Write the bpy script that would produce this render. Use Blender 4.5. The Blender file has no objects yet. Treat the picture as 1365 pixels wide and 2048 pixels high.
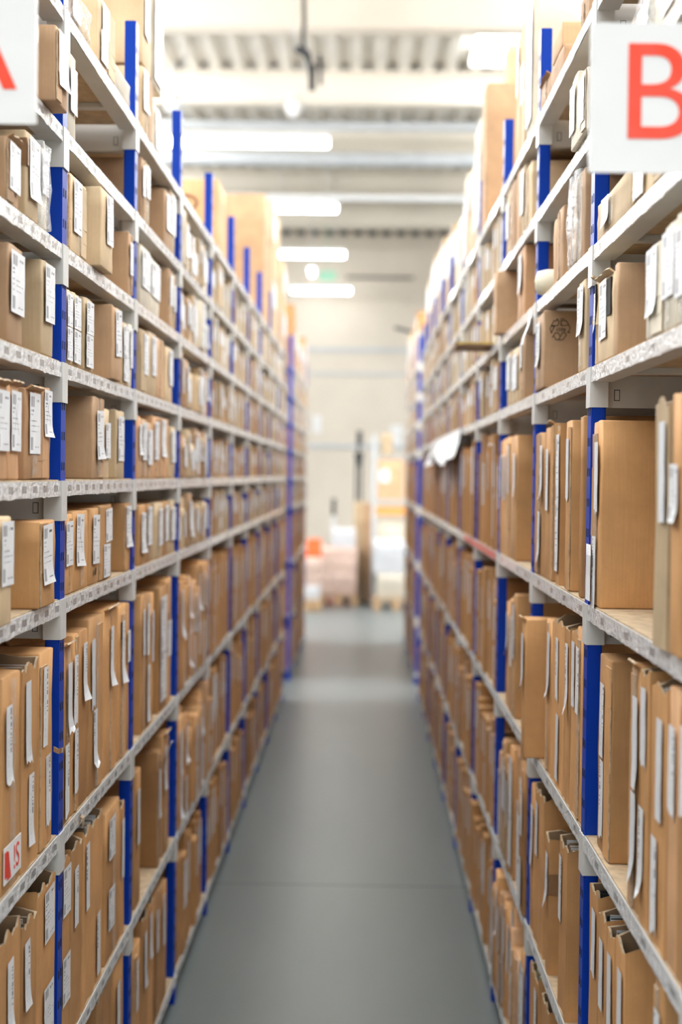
import bpy, math, random
from mathutils import Vector, Matrix
random.seed(11)
R = random.Random(5)
C = bpy.context.scene.collection
PI = math.pi

# ------------------------------------------------------------------ camera model
F = 2844.4; CX, CY = 682.5, 1024.0; VX, VY = 727.0, 950.0; ROLL = .0121
HC = 1.805                                   # camera height
_d = Vector((VX-CX, CY-VY, -F)).normalized()
_u = Vector((ROLL, 1, 0)); _u = (_u - _d*_u.dot(_d)).normalized()
_x = _d.cross(_u)
M = Matrix((_x, _d, _u))                     # camera -> world
def ray(px, py): return M @ Vector((px-CX, CY-py, -F))
def hit_x(px, py, X):
    r = ray(px, py); t = X/r.x; return Vector((X, r.y*t, r.z*t+HC))
def hit_y(px, py, Y):
    r = ray(px, py); t = Y/r.y; return Vector((r.x*t, Y, r.z*t+HC))
def hit_z(px, py, Z):
    r = ray(px, py); t = (Z-HC)/r.z; return Vector((r.x*t, r.y*t, Z))

# ------------------------------------------------------------------ materials
def new_mat(name):
    m = bpy.data.materials.new(name); m.use_nodes = True
    nt = m.node_tree; b = nt.nodes['Principled BSDF']
    return m, nt, b
def N(nt, t, **kw):
    n = nt.nodes.new(t)
    for k, v in kw.items(): setattr(n, k, v)
    return n
def mth(nt, op, a, b=None, c=None):
    n = N(nt, 'ShaderNodeMath', operation=op)
    for i, v in enumerate((a, b, c)):
        if v is None: continue
        if isinstance(v, (int, float)): n.inputs[i].default_value = v
        else: nt.links.new(v, n.inputs[i])
    return n.outputs[0]
def mixc(nt, f, a, b):
    n = N(nt, 'ShaderNodeMix', data_type='RGBA')
    for s, v in ((n.inputs[0], f), (n.inputs[6], a), (n.inputs[7], b)):
        if isinstance(v, (int, float)): s.default_value = v
        elif isinstance(v, tuple): s.default_value = v if len(v) == 4 else v+(1,)
        else: nt.links.new(v, s)
    return n.outputs[2]
def noise(nt, vec, scale, detail=3, rough=.5):
    n = N(nt, 'ShaderNodeTexNoise'); n.inputs['Scale'].default_value = scale
    n.inputs['Detail'].default_value = detail; n.inputs['Roughness'].default_value = rough
    if vec is not None: nt.links.new(vec, n.inputs['Vector'])
    return n.outputs[0]
def ramp(nt, f, lo, hi):
    n = N(nt, 'ShaderNodeMapRange'); nt.links.new(f, n.inputs[0])
    n.inputs[1].default_value = lo; n.inputs[2].default_value = hi
    return n.outputs[0]
def bump(nt, b, h, s=.2, dist=.002):
    n = N(nt, 'ShaderNodeBump'); n.inputs['Strength'].default_value = s
    n.inputs['Distance'].default_value = dist
    nt.links.new(h, n.inputs['Height']); nt.links.new(n.outputs[0], b.inputs['Normal'])
def objco(nt): return N(nt, 'ShaderNodeTexCoord').outputs['Object']
def stretched(nt, vec, s):
    n = N(nt, 'ShaderNodeMapping'); n.inputs['Scale'].default_value = s
    nt.links.new(vec, n.inputs['Vector']); return n.outputs[0]

def plain(name, col, rough=.5, metal=0.0, var=.08, scale=6):
    m, nt, b = new_mat(name)
    co = objco(nt); f = noise(nt, co, scale, 4)
    c2 = tuple(min(1, x*(1-var*2)) for x in col)
    nt.links.new(mixc(nt, ramp(nt, f, .35, .65), c2, col), b.inputs['Base Color'])
    b.inputs['Roughness'].default_value = rough; b.inputs['Metallic'].default_value = metal
    return m

def cardboard(name, col):
    m, nt, b = new_mat(name)
    co = objco(nt)
    oi = N(nt, 'ShaderNodeObjectInfo')
    n1 = noise(nt, co, 7, 4, .6)
    n2 = noise(nt, stretched(nt, co, (220, 220, 9)), 1.0, 2)
    n3 = noise(nt, co, 420, 2)
    dark = tuple(c*.80 for c in col); lite = tuple(min(1, c*1.10) for c in col)
    base = mixc(nt, ramp(nt, n1, .3, .7), dark, lite)
    base = mixc(nt, mth(nt, 'MULTIPLY', ramp(nt, n2, .4, .75), .18), base, tuple(c*.62 for c in col))
    base = mixc(nt, mth(nt, 'MULTIPLY', ramp(nt, n3, .5, .8), .22), base, tuple(c*.72 for c in col))
    hs = N(nt, 'ShaderNodeHueSaturation')
    nt.links.new(base, hs.inputs['Color'])
    nt.links.new(mth(nt, 'ADD', mth(nt, 'MULTIPLY', oi.outputs['Random'], .46), .74), hs.inputs['Value'])
    nt.links.new(hs.outputs[0], b.inputs['Base Color'])
    b.inputs['Roughness'].default_value = .72
    b.inputs['Specular IOR Level'].default_value = .3
    h = mth(nt, 'ADD', n2, mth(nt, 'MULTIPLY', n1, 2.0))
    bump(nt, b, h, .22, .0015)
    return m
MC = {'k': cardboard('kraft_cardboard', (.60, .325, .135)),
      'd': cardboard('dark_cardboard', (.46, .235, .092)),
      'l': cardboard('light_cardboard', (.63, .475, .295)),
      'p': cardboard('pale_cardboard', (.73, .66, .53)),  # near cream, partly the overexposure of top boxes put into the colour
      'n': cardboard('light_washed_kraft', (.54, .345, .20)),  # kraft desaturated as if washed out by strong light
      'o': cardboard('orange_cardboard', (.62, .36, .19))}
TONES = {'k': 'brown', 'n': 'brown', 'd': 'dark brown', 'l': 'light brown', 'p': 'pale beige', 'o': 'tan'}
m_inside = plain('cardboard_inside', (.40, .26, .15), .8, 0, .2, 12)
m_edge = plain('torn_cardboard_edge', (.62, .47, .31), .85, 0, .2, 60)
m_steel = plain('light_grey_steel', (.66, .665, .65), .34, 0, .05, 9)
m_blue = plain('blue_enamel', (.0, .042, .40), .36, 0, .06, 7)
m_blue.node_tree.nodes['Principled BSDF'].inputs['Specular IOR Level'].default_value = .22
m_slot = plain('slot_shade', (.004, .006, .03), .6)  # shade inside the upright slots, as a colour
m_chip = plain('chipboard', (.58, .43, .27), .7, 0, .15, 40)
m_hole = plain('hole_shade', (.02, .013, .008), .9)  # dark colour in place of the shade inside holes and openings
m_dark = plain('dark_plastic', (.02, .022, .025), .5)
m_black = plain('black_ink', (.015, .014, .014), .7, 0, 0)
m_white = plain('white_card', (.80, .81, .82), .5, 0, .02)
m_red = plain('red_print', (.80, .055, .03), .35, 0, .05)
m_grey = plain('grey_paint', (.50, .53, .55), .5, 0, .05)
m_paper = plain('paper', (.78, .79, .80), .65, 0, .04, 20)
m_wrap = plain('stretch_wrap', (.52, .535, .56), .3, 0, .05, 8)
m_wrapb = plain('beige_wrap', (.50, .46, .38), .4, 0, .08, 8)
m_orange = plain('orange_plastic', (.85, .12, .02), .45)
m_wood = plain('pallet_wood', (.50, .33, .18), .75, 0, .2, 9)
m_redtape = plain('red_tape', (.75, .20, .16), .4)
m_cream = plain('cream_foam', (.80, .76, .60), .6, 0, .04)
m_brown_tape = plain('brown_tape', (.27, .15, .075), .28, 0, .06, 30)
m_green = plain('green_sign', (.30, .62, .45), .4)
m_yellow = plain('yellow_plastic', (.80, .65, .05), .5)

def clear_film(name, alpha, tint=(.86, .88, .90), crumple=26):
    m, nt, b = new_mat(name)
    co = objco(nt)
    b.inputs['Base Color'].default_value = tint+(1,)
    b.inputs['Roughness'].default_value = .13
    tr = N(nt, 'ShaderNodeBsdfTransparent'); mx = N(nt, 'ShaderNodeMixShader')
    n1 = noise(nt, co, crumple, 3, .6)
    bump(nt, b, n1, 1.0, .012)
    nt.links.new(mth(nt, 'ADD', mth(nt, 'MULTIPLY', ramp(nt, n1, .45, .7), .3), alpha), mx.inputs[0])
    nt.links.new(tr.outputs[0], mx.inputs[1]); nt.links.new(b.outputs[0], mx.inputs[2])
    nt.links.new(mx.outputs[0], nt.nodes['Material Output'].inputs[0])
    return m
m_film = clear_film('clear_film', .30)
m_tape = clear_film('clear_tape', .16, (.8, .78, .72), 60)

# --- printed paper: uv driven
def rect(nt, u, v, u0, u1, v0, v1):
    a = mth(nt, 'MULTIPLY', mth(nt, 'GREATER_THAN', u, u0), mth(nt, 'LESS_THAN', u, u1))
    b = mth(nt, 'MULTIPLY', mth(nt, 'GREATER_THAN', v, v0), mth(nt, 'LESS_THAN', v, v1))
    return mth(nt, 'MULTIPLY', a, b)
def uvs(nt):
    n = N(nt, 'ShaderNodeSeparateXYZ'); nt.links.new(N(nt, 'ShaderNodeTexCoord').outputs['UV'], n.inputs[0])
    return n.outputs[0], n.outputs[1]
def wn1(nt, x):
    n = N(nt, 'ShaderNodeTexWhiteNoise', noise_dimensions='1D'); nt.links.new(x, n.inputs['W']); return n.outputs[0]
def stepn(nt, x, k, seed):
    return wn1(nt, mth(nt, 'ADD', mth(nt, 'FLOOR', mth(nt, 'MULTIPLY', x, k)), seed))
def paper_base(nt, b, mask, ink=(.10, .10, .12), white=(.82, .84, .86)):
    co = objco(nt)
    w = mixc(nt, ramp(nt, noise(nt, co, 25, 3), .35, .7), tuple(c*.93 for c in white), white)
    nt.links.new(mixc(nt, mask, w, ink), b.inputs['Base Color'])
    b.inputs['Roughness'].default_value = .45
    bump(nt, b, noise(nt, co, 40, 3), .25, .002)
def label_address(name, cross):
    m, nt, b = new_mat(name); u, v = uvs(nt)
    rnd = mth(nt, 'MULTIPLY', N(nt, 'ShaderNodeObjectInfo').outputs['Random'], 97.0)
    bars = mth(nt, 'ADD', mth(nt, 'MULTIPLY', mth(nt, 'GREATER_THAN', stepn(nt, u, 70, 3), .45), .35), .45)
    mask = mth(nt, 'MULTIPLY', rect(nt, u, v, .10, .42, .77, .94), bars)
    def add(a, bb): return mth(nt, 'MAXIMUM', a, bb)
    mask = add(mask, mth(nt, 'MULTIPLY', rect(nt, u, v, .09, .30, .06, .27), bars))
    txt = mth(nt, 'GREATER_THAN', stepn(nt, u, 34, rnd), .38)
    for (u0, u1, v0, v1, s) in ((.60, .90, .86, .90, 1.), (.10, .36, .69, .725, .85), (.10, .28, .63, .655, .8),
                                (.10, .62, .53, .55, .8), (.10, .88, .45, .465, .85), (.10, .80, .36, .375, .7),
                                (.5, .9, .10, .125, .8)):
        mask = add(mask, mth(nt, 'MULTIPLY', mth(nt, 'MULTIPLY', rect(nt, u, v, u0, u1, v0, v1), txt), s))
    if cross:
        for k, o in ((1.5, -.15), (-1.1, 1.13)):
            d = mth(nt, 'ABSOLUTE', mth(nt, 'SUBTRACT', v, mth(nt, 'ADD', mth(nt, 'MULTIPLY', u, k), o)))
            ln = mth(nt, 'MULTIPLY', mth(nt, 'LESS_THAN', d, .014), rect(nt, u, v, .3, .85, .28, .8))
            mask = add(mask, mth(nt, 'MULTIPLY', ln, .9))
    paper_base(nt, b, mask); return m
def label_strip_mat(name, side):
    m, nt, b = new_mat(name); u, v = uvs(nt)
    rnd = mth(nt, 'MULTIPLY', N(nt, 'ShaderNodeObjectInfo').outputs['Random'], 97.0)
    code = mth(nt, 'GREATER_THAN', stepn(nt, v, 56, rnd), .5)
    mask = mth(nt, 'MULTIPLY', rect(nt, u, v, side, side+.18, .42, .96), code)
    t2 = mth(nt, 'GREATER_THAN', stepn(nt, v, 90, rnd), .42)
    mask = mth(nt, 'MAXIMUM', mask, mth(nt, 'MULTIPLY', mth(nt, 'MULTIPLY', rect(nt, u, v, .30, .36, .12, .9), t2), .5))
    mask = mth(nt, 'MAXIMUM', mask, mth(nt, 'MULTIPLY', mth(nt, 'MULTIPLY', rect(nt, u, v, .50, .545, .05, .7), t2), .45))
    paper_base(nt, b, mask); return m
def label_blank_mat(name, col):
    m, nt, b = new_mat(name); u, v = uvs(nt)
    rnd = mth(nt, 'MULTIPLY', N(nt, 'ShaderNodeObjectInfo').outputs['Random'], 97.0)
    t2 = mth(nt, 'GREATER_THAN', stepn(nt, v, 120, rnd), .5)
    mask = mth(nt, 'MULTIPLY', mth(nt, 'MULTIPLY', rect(nt, u, v, .72, .80, .1, .6), t2), .35)
    paper_base(nt, b, mask, white=col); return m
ML = {'A': [label_address('address_label', False), label_address('crossed_address_label', True)],
      'B': [label_strip_mat('code_strip_label', .70), label_strip_mat('code_strip_label_wide', .10),
            label_blank_mat('plain_strip_label', (.74, .76, .79))]}
ML['A'] = [ML['A'][0]]*3 + [ML['A'][1]]

def lip_label_mat(name, pitch, blockw, seed):
    m, nt, b = new_mat(name)
    n = N(nt, 'ShaderNodeSeparateXYZ'); nt.links.new(objco(nt), n.inputs[0])
    oi = N(nt, 'ShaderNodeObjectInfo')
    y = mth(nt, 'ADD', n.outputs[1], mth(nt, 'MULTIPLY', oi.outputs['Random'], .3))
    z = n.outputs[2]
    q = mth(nt, 'DIVIDE', y, pitch); cell = mth(nt, 'FLOOR', q); f = mth(nt, 'FRACT', q)
    jit = mth(nt, 'MULTIPLY', wn1(nt, mth(nt, 'ADD', cell, seed)), .10)
    f2 = mth(nt, 'ADD', f, jit)
    blk = mth(nt, 'MULTIPLY', rect(nt, f2, z, .50, .50+blockw, .0085, .0215), .68)
    seam = mth(nt, 'MULTIPLY', mth(nt, 'LESS_THAN', f, .03), .28)
    txt = mth(nt, 'GREATER_THAN', stepn(nt, f, 46, seed), .5)
    t1 = mth(nt, 'MULTIPLY', mth(nt, 'MULTIPLY', rect(nt, f2, z, .50-blockw, .47, .012, .019), txt), .35)
    mask = mth(nt, 'MAXIMUM', mth(nt, 'MAXIMUM', blk, seam), t1)
    w = mixc(nt, mth(nt, 'MULTIPLY', wn1(nt, mth(nt, 'ADD', cell, seed+9)), .6), (.84, .85, .86), (.68, .69, .70))
    nt.links.new(mixc(nt, mask, w, (.12, .11, .11)), b.inputs['Base Color'])
    b.inputs['Roughness'].default_value = .16
    b.inputs['Coat Weight'].default_value = .6; b.inputs['Coat Roughness'].default_value = .08
    bump(nt, b, noise(nt, objco(nt), 70, 3, .6), 1.0, .008)
    return m
m_lip_l = lip_label_mat('shelf_edge_labels', .092, .40, 3)
m_lip_r = lip_label_mat('shelf_edge_labels_wide', .230, .18, 17)

def emis(name, col, s):
    m, nt, b = new_mat(name)
    b.inputs['Base Color'].default_value = (.8, .8, .8, 1)
    b.inputs['Emission Color'].default_value = col+(1,); b.inputs['Emission Strength'].default_value = s
    return m
m_tube = emis('lamp_diffuser', (.97, .985, 1), 40)
m_added_tube = emis('added_lamp_diffuser', (.98, .985, 1), 125)
m_added_cross_tube = emis('added_cross_diffuser', (.98, .985, 1), 420)
m_sky = emis('rooflight_and_fill', (.95, .98, 1), 6.6)  # shared by the visible rooflight and the added panels out of view
m_tube_far = emis('lamp_diffuser_far', (1, .99, .96), 40)
m_goods_fill = emis('goods_fill_glow', (.95, .98, 1), 27)
m_rear_fill = emis('rear_fill_glow', (.95, .98, 1), .8)

# ------------------------------------------------------------------ mesh helpers
class MB:
    def __init__(s): s.v = []; s.f = []; s.m = []; s.uv = {}; s.smooth = set()
    def box(s, x0, x1, y0, y1, z0, z1, mi=0):
        if x0 > x1: x0, x1 = x1, x0
        if y0 > y1: y0, y1 = y1, y0
        i = len(s.v)
        s.v += [(x0, y0, z0), (x1, y0, z0), (x1, y1, z0), (x0, y1, z0), (x0, y0, z1), (x1, y0, z1), (x1, y1, z1), (x0, y1, z1)]
        for q in ((0, 3, 2, 1), (4, 5, 6, 7), (0, 1, 5, 4), (1, 2, 6, 5), (2, 3, 7, 6), (3, 0, 4, 7)):
            s.f.append(tuple(i+k for k in q)); s.m.append(mi)
    def quad(s, p, mi=0, uv=None):
        i = len(s.v); s.v += [tuple(a) for a in p]; s.f.append(tuple(range(i, i+len(p)))); s.m.append(mi)
        if uv: s.uv[len(s.f)-1] = uv
    def tube(s, pts, r, n=10, mi=0, caps=True):
        rings = []
        for k, p in enumerate(pts):
            p = Vector(p); a = Vector(pts[max(0, k-1)]); b = Vector(pts[min(len(pts)-1, k+1)])
            d = (b-a).normalized(); h = Vector((0, 0, 1)) if abs(d.z) < .9 else Vector((1, 0, 0))
            e1 = d.cross(h).normalized(); e2 = d.cross(e1); i = len(s.v)
            rr = r[k] if isinstance(r, (list, tuple)) else r
            for j in range(n):
                t = 2*PI*j/n; s.v.append(tuple(p+e1*math.cos(t)*rr+e2*math.sin(t)*rr))
            rings.append(i)
        for a, b in zip(rings, rings[1:]):
            for j in range(n):
                s.f.append((a+j, a+(j+1) % n, b+(j+1) % n, b+j)); s.m.append(mi); s.smooth.add(len(s.f)-1)
        if caps:
            s.f.append(tuple(rings[0]+j for j in range(n))[::-1]); s.m.append(mi)
            s.f.append(tuple(rings[-1]+j for j in range(n))); s.m.append(mi)
    def build(s, name, mats, parent=None, smooth=False, loc=None, rot=None):
        me = bpy.data.meshes.new(name); me.from_pydata(s.v, [], s.f)
        for m in (mats if isinstance(mats, (list, tuple)) else [mats]): me.materials.append(m)
        for p, mi in zip(me.polygons, s.m):
            p.material_index = mi
            if smooth or p.index in s.smooth: p.use_smooth = True
        if s.uv:
            ul = me.uv_layers.new(name='uv')
            for fi, uv in s.uv.items():
                for li, c in zip(me.polygons[fi].loop_indices, uv): ul.data[li].uv = c
        me.update()
        o = bpy.data.objects.new(name, me); C.objects.link(o)
        if parent: o.parent = parent
        if loc is not None: o.location = loc
        if rot is not None: o.rotation_euler = rot
        return o
def tag(o, label, cat, group=None, kind=None):
    o['label'] = label; o['category'] = cat
    if group: o['group'] = group
    if kind: o['kind'] = kind
    return o
def empty(name, loc=(0, 0, 0), rot=(0, 0, 0)):
    o = bpy.data.objects.new(name, None); o.empty_display_size = .05
    C.objects.link(o); o.location = loc; o.rotation_euler = rot; return o
def struct(o): o['kind'] = 'structure'; return o
def copy_obj(o, parent=None, loc=None):
    c = o.copy(); C.objects.link(c); c.parent = parent
    if loc is not None: c.location = loc
    return c

# ------------------------------------------------------------------ racks
XL, XR = .624, .466
LV = {-1: [HC+h for h in (.919, .675, .436, .194, -.050, -.296, -.785, -1.265, -1.745)],
      1: [HC+h for h in (.950, .690, .444, .196, -.292, -.770, -1.260, -1.745)]}
PY = {-1: [2.03, 2.945, 3.86, 4.80, 5.78, 6.75, 7.66, 8.58, 9.50, 10.40, 11.30],
      1: [2.00, 2.95, 3.90, 4.88, 5.88, 6.90, 7.90, 8.80, 9.70, 10.60, 11.45]}
XF = {-1: XL, 1: XR}
DEPTH = .42; LIPH = .030; PW = .023; PD = .030

def rack(side, posts, levels, label, lipmat, top=3.015, bare_first=False):
    root = empty('shelving_rack', (side*XF[side], (posts[0]+posts[-1])/2, 0))
    tag(root, label, 'shelving')
    yc = root.location.y
    # --- upright (front) with slots, rear upright plain
    up = MB()
    up.box(0, side*PD, -PW, PW, .05, top, 0)
    up.box(side*.003, side*(PD-.003), -PW-.0025, -PW, .05, top, 0)
    k = .12
    while k < top-.05:
        for yy in (-.010, .010): up.box(-side*.0008, side*.004, yy-.0035, yy+.0035, k, k+.017, 1)  # slots are dark raised blocks, their inner shade put into the colour
        k += .0625
    rear = MB(); rear.box(side*(DEPTH-PD), side*DEPTH, -PW, PW, .05, top, 0)
    ft = MB(); ft.box(-side*.004, side*(PD+.006), -PW-.004, PW+.004, 0, .055, 0)
    fr = MB(); fr.box(side*(DEPTH-PD-.006), side*(DEPTH+.004), -PW-.004, PW+.004, 0, .055, 0)
    u0 = r0 = None
    for y in posts:
        if u0 is None:
            u0 = up.build('upright', [m_blue, m_slot], root, loc=(0, y-yc, 0)); f0 = ft.build('foot', m_blue, u0)
            r0 = rear.build('upright', [m_blue], root, loc=(0, y-yc, 0)); g0 = fr.build('foot', m_blue, r0)
        else:
            a = copy_obj(u0, root, (0, y-yc, 0)); copy_obj(f0, a)
            b = copy_obj(r0, root, (0, y-yc, 0)); copy_obj(g0, b)
    # --- end panels (sleeve round the upright + plate into the depth)
    ep = MB()
    ep.box(-side*.0035, side*(PD+.004), -PW-.0035, PW+.0035, -.052, LIPH+.001)
    ep.box(side*PD, side*(DEPTH-PD), -.007, .007, -.052, LIPH-.004)
    ep.box(side*(DEPTH-PD-.004), side*(DEPTH+.003), -PW-.003, PW+.003, -.052, LIPH)
    ep.box(side*.0505, side*.0595, -.0082, .0082, -.036, -.016)
    ep.box(side*(PD+.0045), side*(PD+.006), -.0085, .0085, -.052, -.03, 1)
    ep.box(side*.049, side*.061, -.0074, .0074, -.0375, -.0145, 1)
    e0 = None
    for y in (posts[1:] if bare_first else posts):
        for z in levels:
            if e0 is None: e0 = ep.build('end_panel', [m_steel, m_dark], root, loc=(0, y-yc, z))
            else: copy_obj(e0, root, (0, y-yc, z))
    # --- shelves: one per bay and level
    for i in range(len(posts)-1):
        w = posts[i+1]-posts[i]-2*PW-.008; ym = (posts[i]+posts[i+1])/2-yc
        sh = MB()
        sh.box(0, side*.0025, -w/2, w/2, 0, LIPH)
        sh.box(side*.0025, side*.042, -w/2, w/2, 0, .0025)
        sh.box(side*.0395, side*.042, -w/2, w/2, .0025, .012)
        sh.box(side*(DEPTH-.045), side*DEPTH, -w/2, w/2, 0, .0025)
        sh.box(side*(DEPTH-.0025), side*DEPTH, -w/2, w/2, .0025, LIPH)
        for q in (-.25, .25): sh.box(side*.042, side*(DEPTH-.045), w*q-.015, w*q+.015, .0, .012)
        dk = MB(); dk.box(side*.003, side*(DEPTH-.003), -w/2+.001, w/2-.001, .0125, LIPH+.003)
        nseg = 40; ls = MB()
        prev = None
        for j in range(nseg+1):
            yy = -w/2+.004+(w-.008)*j/nseg
            off = -side*(.0010+.0008*R.random()); o2 = -side*(.0012+.0014*R.random())
            zt = LIPH-.0005+.0008*R.random(); zb = -.0004-.0025*R.random()**3
            cur = ((off, yy, zt), (o2, yy, zb))
            if prev: ls.quad([prev[0], prev[1], cur[1], cur[0]] if side > 0 else [cur[0], cur[1], prev[1], prev[0]])
            prev = cur
        s0 = d0 = l0 = None
        for z in levels:
            if s0 is None:
                s0 = sh.build('shelf', m_steel, root, loc=(0, ym, z))
                d0 = dk.build('chipboard_deck', m_chip, s0); l0 = ls.build('edge_label_strip', lipmat, s0)
            else:
                s = copy_obj(s0, root, (0, ym, z)); copy_obj(d0, s); copy_obj(l0, s)
    return root
rackL = rack(-1, PY[-1], LV[-1], 'long near shelving rack along the left of the aisle, blue uprights, nine shelf levels', m_lip_l)
rackR = rack(1, PY[1], LV[1], 'long near shelving rack along the right of the aisle, blue uprights, eight shelf levels', m_lip_r)
PY2 = {-1: [12.42, 13.45, 14.5, 15.55], 1: [12.35, 13.4, 14.45, 15.5]}
rack(-1, PY2[-1], LV[-1], 'far left shelving rack beyond the cross aisle, its whole blue front upright showing', m_lip_l, bare_first=True)
rack(1, PY2[1], LV[1], 'far right shelving rack beyond the cross aisle, blurred, next to the pallet area', m_lip_r)

# ------------------------------------------------------------------ boxes
def carton_mesh(w, h, d, rn, bulge=.004):
    """closed carton, local x depth (front at 0), y along the aisle, z up; rounded, slightly crushed"""
    r = min(.0045, w*.12)
    def grid(a0, a1, n): return [a0, a0+r*.35, a0+r] + [a0+r+(a1-a0-2*r)*k/n for k in range(1, n)] + [a1-r, a1-r*.35, a1]
    gx, gy, gz = grid(0, d, 3), grid(-w/2, w/2, 3), grid(0, h, 4)
    ph = [rn.uniform(0, 6.28) for _ in range(6)]
    lean = rn.uniform(-.004, .004)
    idx = {}; mb = MB()
    def vert(i, j, k):
        key = (i, j, k)
        if key in idx: return idx[key]
        p = Vector((gx[i], gy[j], gz[k]))
        q = Vector((min(max(p.x, r), d-r), min(max(p.y, -w/2+r), w/2-r), min(max(p.z, r), h-r)))
        n = p-q
        p = q + (n.normalized()*r if n.length > 1e-9 else n)
        fy = (p.y/w+.5); fz = p.z/h; fx = p.x/d
        b = bulge*min(1, w/.1)
        if n.x < 0: p.x -= b*.8*math.sin(PI*fz)*math.sin(PI*fy)*(.3+.7*math.sin(ph[0])) 
        if abs(n.y) > 1e-9: p.y += (1 if n.y > 0 else -1)*min(b, .0025)*math.sin(PI*fz)*math.sin(PI*fx)*math.sin(ph[1])
        if n.z > 0: p.z -= .003*abs(math.sin(ph[2]+fy*4+fx*2))
        p.x += .0012*math.sin(ph[3]+9*fz+5*fy)*min(1, p.z*20); p.y += lean*fz*min(1, w/.08)*.6
        idx[key] = len(mb.v); mb.v.append(tuple(p)); return idx[key]
    nx, ny, nz = len(gx)-1, len(gy)-1, len(gz)-1
    def add(q): mb.f.append(q); mb.m.append(0)
    for j in range(ny):
        for k in range(nz):
            add((vert(0, j, k), vert(0, j, k+1), vert(0, j+1, k+1), vert(0, j+1, k)))
            add((vert(nx, j, k), vert(nx, j+1, k), vert(nx, j+1, k+1), vert(nx, j, k+1)))
    for i in range(nx):
        for k in range(nz):
            add((vert(i, 0, k), vert(i+1, 0, k), vert(i+1, 0, k+1), vert(i, 0, k+1)))
            add((vert(i, ny, k), vert(i, ny, k+1), vert(i+1, ny, k+1), vert(i+1, ny, k)))
    for i in range(nx):
        for j in range(ny):
            add((vert(i, j, 0), vert(i, j+1, 0), vert(i+1, j+1, 0), vert(i+1, j, 0)))
            add((vert(i, j, nz), vert(i+1, j, nz), vert(i+1, j+1, nz), vert(i, j+1, nz)))
    return mb
def open_mesh(w, h, d, rn, jag=.012):
    t = .0035; mb = MB()
    ns, nd = max(4, int(w/.012)), 10
    ring = [(0, -w/2+w*k/ns) for k in range(ns)] + [(d*k/nd, w/2) for k in range(nd)] + \
           [(d, w/2-w*k/ns) for k in range(ns)] + [(d-d*k/nd, -w/2) for k in range(nd)]
    n = len(ring); tops = []
    ph = rn.uniform(0, 6)
    for k, (x, y) in enumerate(ring):
        z = h - jag*rn.random()**1.5
        if x < .002: z -= jag*1.2*abs(math.sin(ph+y*40))
        tops.append(z)
    def inn(x, y): return (min(max(x, t), d-t), min(max(y, -w/2+t), w/2-t))
    zl = (0, h*.5)
    base = len(mb.v)
    for z in zl:
        for (x, y) in ring: mb.v.append((x+(.0015*math.sin(ph+y*60+z*9) if x < .002 else 0), y, z))
    for k, (x, y) in enumerate(ring): mb.v.append((x-.002*rn.random() if x < .002 else x, y, tops[k]))
    for k, (x, y) in enumerate(ring): a, b = inn(x, y); mb.v.append((a, b, tops[k]-.001))
    fl = h-min(.16, h*.5)
    for k, (x, y) in enumerate(ring): a, b = inn(x, y); mb.v.append((a, b, fl))
    for lv in range(4):
        for k in range(n):
            a = base+lv*n+k; b = base+lv*n+(k+1) % n
            mb.f.append((b, a, a+n, b+n)); mb.m.append((0, 0, 1, 2)[lv])
    mb.f.append(tuple(base+k for k in range(n))); mb.m.append(0)
    mb.f.append(tuple(base+4*n+k for k in range(n))[::-1]); mb.m.append(2)
    return mb
def sheet(w, h, rn, curl=.0, tear=False):
    """paper in the local y/z plane, facing -x, origin in the middle"""
    nu, nv = 4, 8; mb = MB(); P = []
    for j in range(nv+1):
        for i in range(nu+1):
            u, v = i/nu, j/nv
            x = -.0011-.0006*rn.random()
            if curl: x -= curl*max(0, (.35-v)/.35)**2*(.3+.7*u)
            y = (.5-u)*w; z = (v-.5)*h
            if tear and j == 0: z += rn.uniform(0, .10)*h
            P.append((x, y, z, u, v))
    for j in range(nv):
        for i in range(nu):
            q = [j*(nu+1)+i, j*(nu+1)+i+1, (j+1)*(nu+1)+i+1, (j+1)*(nu+1)+i]
            mb.quad([P[k][:3] for k in q], 0, [P[k][3:] for k in q])
    return mb
def torn_flap(w, rn, l=.03):
    mb = MB(); n = 6; t = .003; prev = None
    for k in range(n+1):
        y = -w/2+w*k/n; ll = l*(.7+.3*rn.random())
        a = (0, y, 0); b = (-ll*.75, y, ll*.42); c = (-ll*.75+t, y, ll*.42+t); e = (t, y, t*.5)
        if prev:
            for i in range(4): mb.quad([prev[i], (a, b, c, e)[i], (a, b, c, e)[(i+1) % 4], prev[(i+1) % 4]], 1 if i == 1 else 0)
        prev = (a, b, c, e)
        if k in (0, n): mb.quad([a, b, c, e] if k else [e, c, b, a])
    return mb

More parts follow.
